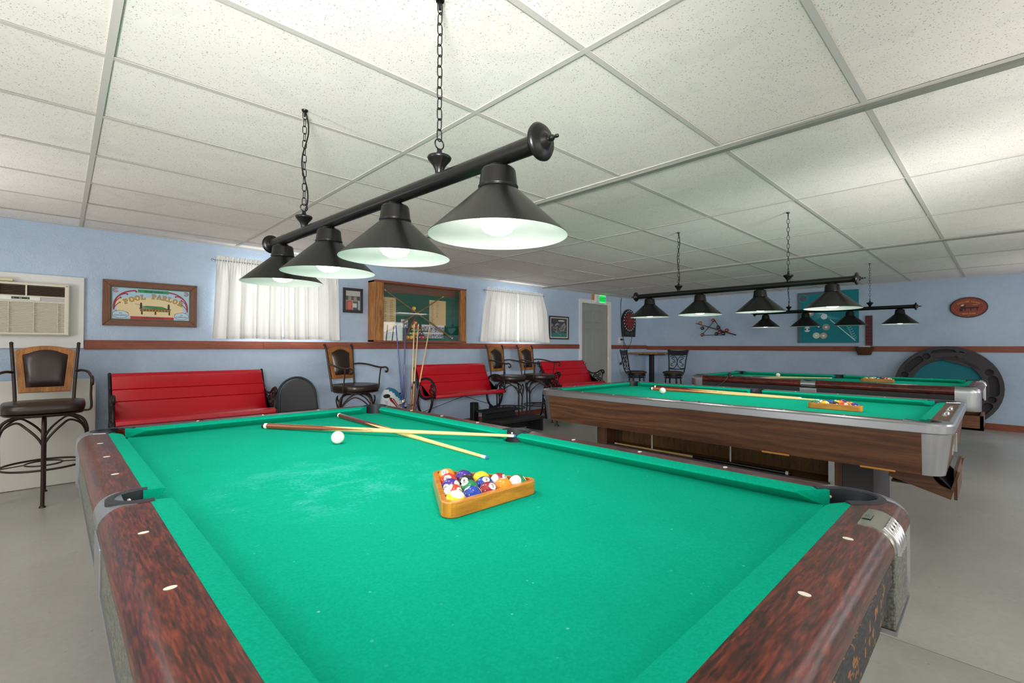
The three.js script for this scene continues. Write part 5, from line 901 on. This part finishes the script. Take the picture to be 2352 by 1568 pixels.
const artGame = canvasTex(256, 256, (g, w, h) => { const r = rng(33); g.fillStyle = '#d9d0b8'; g.fillRect(0, 0, w, h); g.fillStyle = '#2f3033'; g.fillRect(16, 14, w - 32, h - 30); g.fillStyle = '#d8d6c4'; g.beginPath(); g.ellipse(160, 42, 46, 10, 0, 0, 7); g.fill(); g.fillStyle = '#1f7f78'; g.beginPath(); g.moveTo(16, 196); g.lineTo(120, 176); g.lineTo(240, 196); g.lineTo(240, 240); g.lineTo(16, 240); g.fill(); for (let k = 0; k < 60; k++) { const v = 70 + 110 * r(); g.fillStyle = 'rgb(' + v + ',' + (v * 0.96 | 0) + ',' + (v * 0.92 | 0) + ')'; g.beginPath(); g.ellipse(26 + 200 * r(), 80 + 100 * r(), 4 + 10 * r(), 7 + 14 * r(), r(), 0, 7); g.fill(); } g.fillStyle = '#8a4a34'; g.fillRect(150, 96, 16, 26); g.strokeStyle = '#cfc4a0'; g.lineWidth = 3; g.beginPath(); g.moveTo(40, 150); g.lineTo(140, 214); g.stroke(); g.fillStyle = '#f3f0e4'; g.beginPath(); g.arc(150, 214, 4, 0, 7); g.fill(); });
framed('framed_print', 'dark-framed print of a dim pool game, left of the grey door', 'picture', 6.345, 6.890, 1.315, 1.738, 0.022, 0.02, std({ color: '#2a2724', roughness: 0.4 }), std({ map: artGame, roughness: 0.5 }));

// display case
{
  const t = thing('display_case', 'wooden glass-fronted display case with green felt back, above the chair rail', 'display case', [0, 0, WZ]);
  const x0 = 2.86, x1 = 4.33, y0 = 1.236, y1 = 2.018, d = 0.155;
  part('back_board', metre(span(x0 + 0.02, x1 - 0.02, y0 + 0.02, y1 - 0.02, 0.002, 0.012)), std({ color: '#0b5a48', roughness: 0.95 }), t);
  part('side_board', metre(span(x0, x0 + 0.02, y0, y1, 0.002, d), 'y'), M.pine, t); part('side_board', metre(span(x1 - 0.02, x1, y0, y1, 0.002, d), 'y', 0.5), M.pine, t);
  part('top_board', metre(span(x0, x1, y1 - 0.02, y1, 0.002, d)), M.pine, t); part('bottom_board', metre(span(x0, x1, y0, y0 + 0.02, 0.002, d)), M.pine, t);
  part('door_stile', metre(span(x0, x0 + 0.13, y0, y1, d, d + 0.02, 0.003), 'y', 0.2), M.pine, t); part('door_stile', metre(span(x1 - 0.10, x1, y0, y1, d, d + 0.02, 0.003), 'y', 0.7), M.pine, t);
  part('door_rail', metre(span(x0, x1, y1 - 0.022, y1 + 0.006, d - 0.01, d + 0.024, 0.003)), M.trim, t); part('door_rail', metre(span(x0, x1, y0 - 0.008, y0 + 0.016, d - 0.01, d + 0.024, 0.003)), M.trim, t);
  part('header', metre(span(x0 + 0.13, x1 - 0.10, y1 - 0.12, y1 - 0.022, 0.02, 0.03)), M.frame, t);
  part('glass', span(x0 + 0.12, x1 - 0.09, y0 + 0.014, y1 - 0.02, d + 0.004, d + 0.008), M.glass, t);
  // things inside
  const cz = WZ + 0.05, dull = std({ color: '#8b6a45', roughness: 0.5 });
  makeCue('short_cue', 'worn cue in the display case, falling from upper left to lower right', V(4.17, 1.29, cz + 0.01), V(3.05, 1.925, cz + 0.01), dull, { splice: false, shaft: dull });
  makeCue('short_cue', 'worn cue in the display case, rising from lower left to upper right', V(3.00, 1.30, cz - 0.012), V(4.02, 1.905, cz - 0.012), dull, { splice: false, shaft: dull });
  ball(1, 3.505, 1.668, cz + 0.012, 'above the crossing of the cues in the display case', undefined, [0.1, 0.2, 1]);
  single('cue_peg', 'small peg under the yellow ball in the display case', 'peg', box(0.02, 0.012, 0.07, 3.505, 1.661, WZ + 0.045), M.pine);
  const list = (seed, rows) => std({ roughness: 0.85, map: canvasTex(256, 320, (g, w, h) => { const r = rng(seed); g.fillStyle = '#dfc28c'; g.fillRect(0, 0, w, h); g.fillStyle = 'rgba(90,70,40,0.75)'; for (let i = 0; i < rows; i++) for (const x of [24, 106, 188]) { if (x === 188 && seed === 2) continue; if (i > 11 && seed === 2 && x > 100) continue; g.fillRect(x, 26 + i * 17, 26 + 24 * r(), 4); } }) });
  single('notice_sheet', 'yellowed list at the left of the display case', 'paper', box(0.34, 0.46, 0.002, 3.085, 1.60, WZ + 0.014), list(1, 12)); single('notice_sheet', 'yellowed list at the right of the display case', 'paper', box(0.285, 0.355, 0.002, 3.93, 1.66, WZ + 0.014), list(2, 17));
  const photos = (s, lo) => std({ roughness: 0.5, map: canvasTex(192, 96, (g, w, h) => { const r = rng(s); g.fillStyle = '#c9ccce'; g.fillRect(0, 0, w, h); g.fillStyle = '#e6e8ea'; g.fillRect(0, 0, w, 28); for (let k = 0; k < 70; k++) { const v = lo + 120 * r(); g.fillStyle = 'rgb(' + v + ',' + v + ',' + (v + 6) + ')'; g.fillRect(w * r(), 26 + 60 * r(), 4 + 18 * r(), 3 + 12 * r()); } }) });
  const ph = [[3.66, 3.80, 1.40, 1.485, 5], [3.80, 4.05, 1.385, 1.485, 6], [3.63, 3.80, 1.295, 1.38, 7], [3.80, 4.03, 1.295, 1.38, 8], [3.335, 3.44, 1.43, 1.545, 9]];
  const phl = ['snapshot right of the racked balls in the display case, upper left of four', 'snapshot in the display case, upper right of four', 'snapshot in the display case, lower left of four', 'snapshot in the display case, lower right of four', 'snapshot left of the top of the ball rack in the display case'];
  ph.forEach(([a, b, c, e, s], i) => single('snapshot', phl[i], 'photo', box(b - a, e - c, 0.002, (a + b) / 2, (c + e) / 2, WZ + 0.0145), photos(s, 40)));
  const rk = makeRack('ball_rack', 'wooden triangle standing upright in the display case with racked balls', [3.52, 1.258 + 0.115, WZ + 0.035], 0, M.frame); rk.rotation.set(PI / 2, 0, 0);
  const st = 0.0576, rows = [[5, 1, 7, 2, 3], [6, 1, 9, 12], [8, 6, 4], [9, 11], [5]], gp = 'balls racked in the display case';
  rows.forEach((row, j) => row.forEach((n, i) => ball(n, 3.52 - st * 2 + st * (i + j / 2), 1.300 - BR + st * 0.866 * j, WZ + 0.07, 'standing in the display case triangle, row ' + ['one', 'two', 'three', 'four', 'five'][j] + ' from below', gp, [0.15, 0.15, 1], 0.3 * (i - 1))));
}
// curtains on rods
function makeCurtain(label, x0, x1, flare0, flare1, split, seed, folds) {
  const t = thing('curtain', label, 'curtain', [0, 0, WZ]), m = phys({ color: '#eeedea', roughness: 0.95, transmission: 0.06, thickness: 0, side: THREE.DoubleSide }), r = rng(seed);
  const yT = 2.105, yB = 1.252, zc = 0.075;
  part('rod', [rod(V(x0 - 0.03, yT - 0.045, zc), V(x1 + 0.03, yT - 0.045, zc), 0.007), sphere(0.013, x0 - 0.035, yT - 0.045, zc, 1, 1, 1, 12), sphere(0.013, x1 + 0.035, yT - 0.045, zc, 1, 1, 1, 12), ...[x0 + 0.01, x1 - 0.01].map((x) => rod(V(x, yT - 0.045, 0), V(x, yT - 0.045, zc), 0.004))], M.alu, t);
  const panels = [[x0, split, x0 - flare0, split], [split + 0.004, x1, split + 0.008, x1 + flare1]];
  panels.forEach(([a, b, c, d], pi) => {
    const n = 150, rows = [], ph = [r() * 6, r() * 6, r() * 6], F = folds;
    for (let i = 0; i <= 26; i++) {
      const v = i / 26, y = lerp(yT, yB, v), row = [], fall = Math.min(1, Math.max(0, (v - 0.07) / 0.3)), ruf = v < 0.1;
      for (let j = 0; j <= n; j++) {
        const u = j / n; let z = zc + 0.012;
        const edge = pi === 0 ? 1 - u : u;                                   // deep folds at the outer edge
        z += fall * (0.042 * Math.sin(u * PI * 2 * F + ph[0] + 0.5 * v) * (0.22 + 0.78 * edge ** 2) + 0.008 * Math.sin(u * PI * 2 * F * 2.3 + ph[1]) + 0.012 * edge * v);
        z += (1 - fall) * (0.007 * Math.sin(u * PI * 2 * 26 + ph[2]) + (ruf ? 0.006 * Math.sin(u * PI * 2 * 41 + ph[1] + v * 40) : 0));
        if (v > 0.035 && v < 0.095) z -= 0.008;
        row.push(V(lerp(lerp(a, b, u), lerp(c, d, u), v) + fall * 0.008 * Math.sin(u * PI * 2 * F + ph[0] + 1.2), y + (i === 0 ? 0.006 * Math.sin(u * 90 + ph[0]) : 0) + (i === 26 ? 0.004 * Math.sin(u * 9 + ph[1]) : 0), z));
      }
      rows.push(row);
    }
    const p = part('curtain_panel', grid(rows, { angle: 1.3 }), m, t);
    const hem = rows.slice(-2).map((rw) => rw.map((q) => V(q.x, q.y + 0.0, q.z + 0.0015))); hem[0] = hem[0].map((q, j) => V(q.x, hem[1][j].y + 0.035, q.z));
    part('hem', grid(hem, { angle: 1.3 }), m, p);
  });
  return t;
}
makeCurtain('white two-panel curtain over the near window, behind the nearest lamp shades', 1.15, 2.43, 0.03, 0.02, 1.80, 21, 5);
makeCurtain('white two-panel curtain over the window right of the display case', 4.80, 6.10, 0.11, 0.10, 5.48, 22, 6);

// exit sign, dartboard, outlet, cable
{
  const t = thing('exit_sign', 'small green glowing EXIT sign over the door frame', 'exit sign', [7.86, 2.14, WZ]);
  part('housing', span(-0.19, 0.16, -0.085, 0.085, 0.02, 0.065, 0.008), M.whiteGloss, t);
  const tx = canvasTex(256, 192, (g, w, h) => { g.fillStyle = '#12e05a'; g.fillRect(0, 0, w, h); g.fillStyle = '#b8ffd0'; g.fillRect(0, 0, w, 12); g.fillRect(0, h - 12, w, 12); g.fillStyle = '#0a7a34'; g.font = 'bold 118px sans-serif'; g.textAlign = 'center'; g.textBaseline = 'middle'; g.fillText('EXIT', w / 2, h / 2 + 4); });
  const p = new THREE.PlaneGeometry(0.215, 0.15); p.translate(0.035, 0, 0.0655); part('sign_face', p, std({ map: tx, emissive: '#ffffff', emissiveMap: tx, emissiveIntensity: 0.75, roughness: 0.4 }), t);
  const l = new THREE.RectAreaLight(new THREE.Color(0.1, 1, 0.4), 0.5, 0.2, 0.14); l.position.set(0.035, 0, 0.072); l.rotation.y = PI; t.add(l);
  single('wood_shim', 'raw orange wood strip left of the exit sign', 'wood strip', span(7.615, 7.66, 2.11, 2.228, WZ + 0.001, WZ + 0.02), M.orange);
}
{
  const t = thing('dartboard', 'black electronic dartboard with red segments, right of the door', 'dartboard', [8.915, 1.70, WZ]);
  const sh = new THREE.Shape(); sh.moveTo(-0.235, -0.30); sh.lineTo(0.235, -0.30); sh.quadraticCurveTo(0.262, -0.1, 0.265, 0.06); sh.absarc(0, 0.03, 0.265, 0.12, PI - 0.12); sh.quadraticCurveTo(-0.262, -0.1, -0.235, -0.30);
  part('housing', plate(sh, 0.045, 0.012), M.black, t);
  const dm = std({ color: '#171717', roughness: 0.5 }), rm = std({ color: '#b5352c', roughness: 0.5 });
  const cy = 0.045, z = 0.045, seg = (r0, r1, a0, a1) => { const s = new THREE.Shape(); s.absarc(0, 0, r1, a0, a1); s.absarc(0, 0, r0, a1, a0, true); const g = plate(s, 0.006); g.translate(0, cy, z); return g; };
  for (let k = 0; k < 20; k++) { const a = (k - 0.5) * PI / 10 + 0.01, b = (k + 0.5) * PI / 10 - 0.01, o = k % 2; const part1 = [[0.020, 0.098], [0.112, 0.168]], ring = [[0.100, 0.110], [0.170, 0.182]]; part('segment', part1.map(([p, q]) => seg(p, q, a, b)), o ? dm : rm, t); part('segment_ring', ring.map(([p, q]) => seg(p, q, a, b)), o ? rm : dm, t); const d = part('number_plate', box(0.022, 0.026, 0.004, 0.212 * Math.cos((a + b) / 2), cy + 0.212 * Math.sin((a + b) / 2), z + 0.001, 0.001), M.ivory, t); }
  part('bullseye', cyl(0.016, 0.016, 0.008, 0, 0, 0, 20).rotateX(PI / 2).translate(0, cy, z + 0.003), rm, t);
  part('score_display', [span(-0.16, -0.02, -0.255, -0.195, 0.04, 0.048), span(0.03, 0.18, -0.255, -0.195, 0.04, 0.048)], std({ color: '#2f2f33', roughness: 0.2 }), t);
  const o = thing('wall_outlet', 'white wall outlet with a black plug, left below the dartboard', 'outlet', [8.60, 1.318, WZ]);
  part('cover_plate', box(0.11, 0.125, 0.008, 0, 0, 0.005, 0.003), M.whiteGloss, o); part('plug', [box(0.055, 0.035, 0.035, 0.035, 0.02, 0.022, 0.006), rod(V(0.06, 0.02, 0.03), V(0.09, 0.02, 0.03), 0.008)], M.black, o);
  const cb = (p) => tube(p.map(([x, y, z2 = 0.012]) => V(x, y, WZ + z2)), 0.006, 60, 6);
  single('cable', 'black cable hanging from the ceiling down past the outlet, ending in a plug', 'cable', [cb([[8.66, 2.22], [8.63, 2.10], [8.635, 1.8], [8.66, 1.5], [8.67, 1.36, 0.05], [8.69, 1.25, 0.05], [8.71, 1.10, 0.05], [8.68, 0.95, 0.05], [8.60, 0.84, 0.04]]), box(0.04, 0.05, 0.03, 8.595, 0.825, WZ + 0.04, 0.006)], M.black);
  single('power_cord', 'thin black cord from the outlet to the dartboard', 'cord', tube([V(8.69, 1.338, WZ + 0.03), V(8.76, 1.24, WZ + 0.03), V(8.85, 1.15, WZ + 0.03), V(8.95, 1.2, WZ + 0.025), V(9.03, 1.32, WZ + 0.02), V(9.06, 1.42, WZ + 0.02)], 0.004, 40, 6), M.black);
  single('cord_adapter', 'small dark adapter on the wooden rail under the dartboard', 'adapter', box(0.07, 0.025, 0.03, 8.86, 1.15, WZ + 0.035, 0.005), M.charcoal);
}
// ---------- on the right wall (turned to face -x) ----------
const RW = (t, y, z) => { t.position.set(X1 - 0.001, y, z); t.rotation.y = -PI / 2; };   // local x runs toward +z, local z toward the room
const artBreak = canvasTex(1024, 1024, (g, w, h) => {
  g.fillStyle = '#0b8290'; g.fillRect(0, 0, w, h); const r = rng(44);
  for (let k = 0; k < 260; k++) { g.strokeStyle = 'rgba(' + (r() < 0.5 ? '10,110,125,' : '20,150,160,') + 0.16 + ')'; g.lineWidth = 8 + 20 * r(); const x = w * r(), y = h * r(); g.beginPath(); g.moveTo(x, y); g.lineTo(x + 150 * (r() - 0.5), y + 60 * (r() - 0.5)); g.stroke(); }
  g.fillStyle = '#5d6a70'; g.fillRect(0, 0, 46, h); g.beginPath(); g.moveTo(0, 0); g.lineTo(w * 0.5, 0); g.lineTo(w * 0.5, 20); g.lineTo(46, 60); g.fill(); g.strokeStyle = '#14a5b5'; g.lineWidth = 10; g.fillStyle = '#56656a'; g.beginPath(); g.arc(98, 118, 74, 0, 7); g.fill(); g.stroke(); g.strokeStyle = '#0a5f6c'; g.lineWidth = 5; g.beginPath(); g.moveTo(84, 200); g.lineTo(84, h); g.stroke();
  const bl = (x, y, rr, c, band) => { g.fillStyle = c; g.beginPath(); g.arc(x, y, rr, 0, 7); g.fill(); if (band) { g.save(); g.beginPath(); g.arc(x, y, rr, 0, 7); g.clip(); g.fillStyle = band; g.fillRect(x - rr, y - rr * 0.35, rr * 2, rr * 0.7); g.restore(); } g.fillStyle = '#eaf2f0'; g.beginPath(); g.arc(x, y, rr * 0.36, 0, 7); g.fill(); };
  for (let k = 0; k < 9; k++) { g.strokeStyle = 'rgba(190,240,245,' + (0.7 - k * 0.06) + ')'; g.lineWidth = 6; g.beginPath(); g.ellipse(455 - k * 10, 490 + k * 6, 64 + k * 9, 50 + k * 7, 0.5, 2.0, 4.6); g.stroke(); g.beginPath(); g.ellipse(560 + k * 22, 500 + k * 5, 18, 40, 0.5, 0.4, 3.4); g.stroke(); }
  bl(465, 500, 58, '#dcecec'); bl(170, 750, 56, '#e6ecea', '#2c6f80'); bl(370, 700, 50, '#1f5f92'); bl(500, 715, 64, '#9aa0a0'); bl(330, 880, 62, '#d8dccb'); bl(455, 885, 62, '#c3ae9c'); bl(840, 650, 40, '#dfe9e6'); bl(230, 430, 55, '#b9a98f');
  g.strokeStyle = '#cfeeee'; g.lineWidth = 14; g.beginPath(); g.moveTo(560, 560); g.lineTo(975, 985); g.stroke(); g.lineWidth = 5; for (let k = 0; k < 6; k++) { g.beginPath(); g.arc(880 + k * 16, 700 + k * 42, 34, 0.2, 3.2); g.stroke(); } g.strokeStyle = 'rgba(180,240,245,0.8)'; g.beginPath(); g.moveTo(430, 370); g.lineTo(300, 240); g.stroke();
});
{ const t = thing('canvas_painting', 'large teal painting of pool balls breaking, behind the far lamps', 'painting'); part('canvas', box(0.905, 0.90, 0.03, 0, 0, 0.017, 0.004), std({ color: '#0c6f7c', roughness: 0.8 }), t); const p = new THREE.PlaneGeometry(0.90, 0.895); p.translate(0, 0, 0.0328); part('print', p, std({ map: artBreak, roughness: 0.75 }), t); RW(t, 1.712, -2.155); }
const artOval = canvasTex(512, 320, (g, w, h) => { g.fillStyle = '#8e3a2e'; g.fillRect(0, 0, w, h); g.strokeStyle = '#c07a52'; g.lineWidth = 3; g.beginPath(); g.ellipse(256, 160, 216, 124, 0, 0, 7); g.stroke(); g.fillStyle = '#cfa24e'; g.textAlign = 'center'; g.textBaseline = 'middle'; const s = 'BILLIARD SALOON'; for (let i = 0; i < s.length; i++) { const f = i / (s.length - 1) * 2 - 1; g.save(); g.translate(256 + f * 150, 62 + 34 * f * f); g.rotate(f * 0.42); g.font = 'bold 34px serif'; g.fillText(s[i], 0, 0); g.restore(); } g.font = 'italic bold 38px serif'; g.save(); g.translate(256, 262); g.fillText('open daily', 0, 0); g.restore(); g.fillStyle = '#241511'; g.fillRect(170, 158, 230, 20); for (const x of [196, 280, 370]) g.fillRect(x, 176, 16, 38); g.fillRect(126, 170, 44, 52); g.beginPath(); g.moveTo(140, 178); g.lineTo(152, 128); g.lineTo(204, 110); g.lineTo(222, 126); g.lineTo(176, 168); g.fill(); g.fillStyle = '#d9c9a8'; g.beginPath(); g.ellipse(170, 122, 24, 15, -0.3, 0, 7); g.fill(); g.fillStyle = '#cfa24e'; g.fillRect(310, 112, 80, 5); g.fillRect(318, 124, 64, 4); });
{ const t = thing('oval_sign', 'oval dark red wooden sign reading BILLIARD SALOON open daily', 'sign'); const o = new THREE.Shape(); o.absellipse(0, 0, 0.205, 0.152, 0, 2 * PI); part('board', plate(o, 0.02, 0.005), std({ color: '#2c1a18', roughness: 0.5 }), t); const e = new THREE.Shape(); e.absellipse(0, 0, 0.192, 0.139, 0, 2 * PI); const g = new THREE.ShapeGeometry(e, 40), uv = g.attributes.uv, p = g.attributes.position; for (let i = 0; i < uv.count; i++) uv.setXY(i, p.getX(i) / 0.384 + 0.5, p.getY(i) / 0.278 + 0.5); g.translate(0, 0, 0.0206); part('print', g, std({ map: artOval, roughness: 0.5 }), t); for (const [x, y] of [[-0.09, -0.115], [0.0, -0.128], [0.09, -0.115]]) part('stud', sphere(0.007, x, y, 0.021, 1, 1, 0.6, 10), M.brass, t); RW(t, 1.778, -0.375); }
{ const t = thing('score_board', 'narrow maroon peg board with rows of holes, above the basket', 'score board'); part('board', box(0.095, 0.50, 0.02, 0, 0, 0.011, 0.003), std({ color: '#5d2026', roughness: 0.5 }), t); const hm = std({ color: '#180809', roughness: 0.8 }); const hs = []; for (let i = 0; i < 3; i++) for (let j = 0; j < 8; j++) hs.push(box(0.009, 0.014, 0.003, -0.026 + i * 0.026, -0.20 + j * 0.052, 0.0212)); part('peg_hole', hs, hm, t, { kind: 'stuff' }); RW(t, 1.46, -1.565); }
{
  const t = thing('wicker_basket', 'small brown wicker basket hung on the rail under the maroon board', 'basket'), m = std({ color: '#6d4526', roughness: 0.7 }), m2 = std({ color: '#4c2f1a', roughness: 0.75 }), hw = 0.118;
  for (let j = 0; j < 9; j++) { const y = -0.06 + j * 0.0145, k = 0.72 + 0.28 * j / 8, pts = []; for (let i = 0; i < 36; i++) { const a = 2 * PI * i / 36, w = 0.003 * ((i + j) % 2 ? 1 : -1); const c = Math.cos(a), s = Math.sin(a), q = Math.pow(c ** 4 + s ** 4, -0.25); pts.push(V(c * q * (hw * k + w), y, 0.062 + s * q * (0.055 * k + w))); } part('woven_strand', tube(pts, 0.0075, 90, 6, true), j % 2 ? m : m2, t); }
  part('bottom', box(0.15, 0.008, 0.07, 0, -0.064, 0.062), m2, t); RW(t, 1.125, -1.62);
  const s = thing('folded_paper', 'folded white papers in the wicker basket', 'paper'); part('sheet', [box(0.15, 0.05, 0.006, -0.005, 0, 0.05).rotateZ(0.06), box(0.13, 0.05, 0.005, 0.015, 0.0, 0.07).rotateZ(-0.05)], std({ color: '#c9ccd0', roughness: 0.8 }), s); RW(s, 1.185, -1.62);
}
// triangle wall piece: wire triangle, cue and balls
{
  const t = thing('wall_sculpture', 'metal wall piece with wire triangle, crossing cue and small balls', 'wall art');
  const P = [[-0.245, 1.42], [0.225, 1.42], [0.03, 1.72]].map(([x, y]) => V(x, y - 1.55, 0.035));
  part('wire_triangle', [rod(P[0], P[1], 0.0055), rod(P[1], P[2], 0.0055), rod(P[2], P[0], 0.0055)], M.iron, t); part('cue', rod(V(-0.36, 0.125, 0.05), V(0.46, -0.135, 0.05), 0.006, 0.012), std({ color: '#6b2c1c', roughness: 0.4 }), t);
  const bm = { o: std({ color: '#b8742e', roughness: 0.3 }), b: std({ color: '#1b1a1c', roughness: 0.3 }), r: std({ color: '#8c3a22', roughness: 0.3 }) };
  for (const [x, y, c] of [[-0.27, 0.128, 'o'], [-0.225, 0.02, 'b'], [0.105, 0.03, 'b'], [-0.225, -0.118, 'r'], [0.065, -0.105, 'b'], [0.13, -0.072, 'r'], [0.205, -0.10, 'b'], [0.275, -0.035, 'r'], [0.0, 0.175, 'r']]) { const b = part('wall_ball', sphere(0.036, x, y, 0.035, 1, 1, 0.7, 18), bm[c], t); part('number_spot', sphere(0.014, x, y, 0.052, 1, 1, 0.7, 10), M.ivory, b); }
  part('mount', [rod(P[2], V(P[2].x, P[2].y, 0), 0.005), rod(P[0], V(P[0].x, P[0].y, 0), 0.005), rod(P[1], V(P[1].x, P[1].y, 0), 0.005)], M.iron, t);
  RW(t, 1.555, -4.14);
}
// lights added everywhere cast shadows
scene.traverse((o) => { if (o.isLight && !o.isRectAreaLight) o.castShadow = true; });
renderer.render(scene, camera);
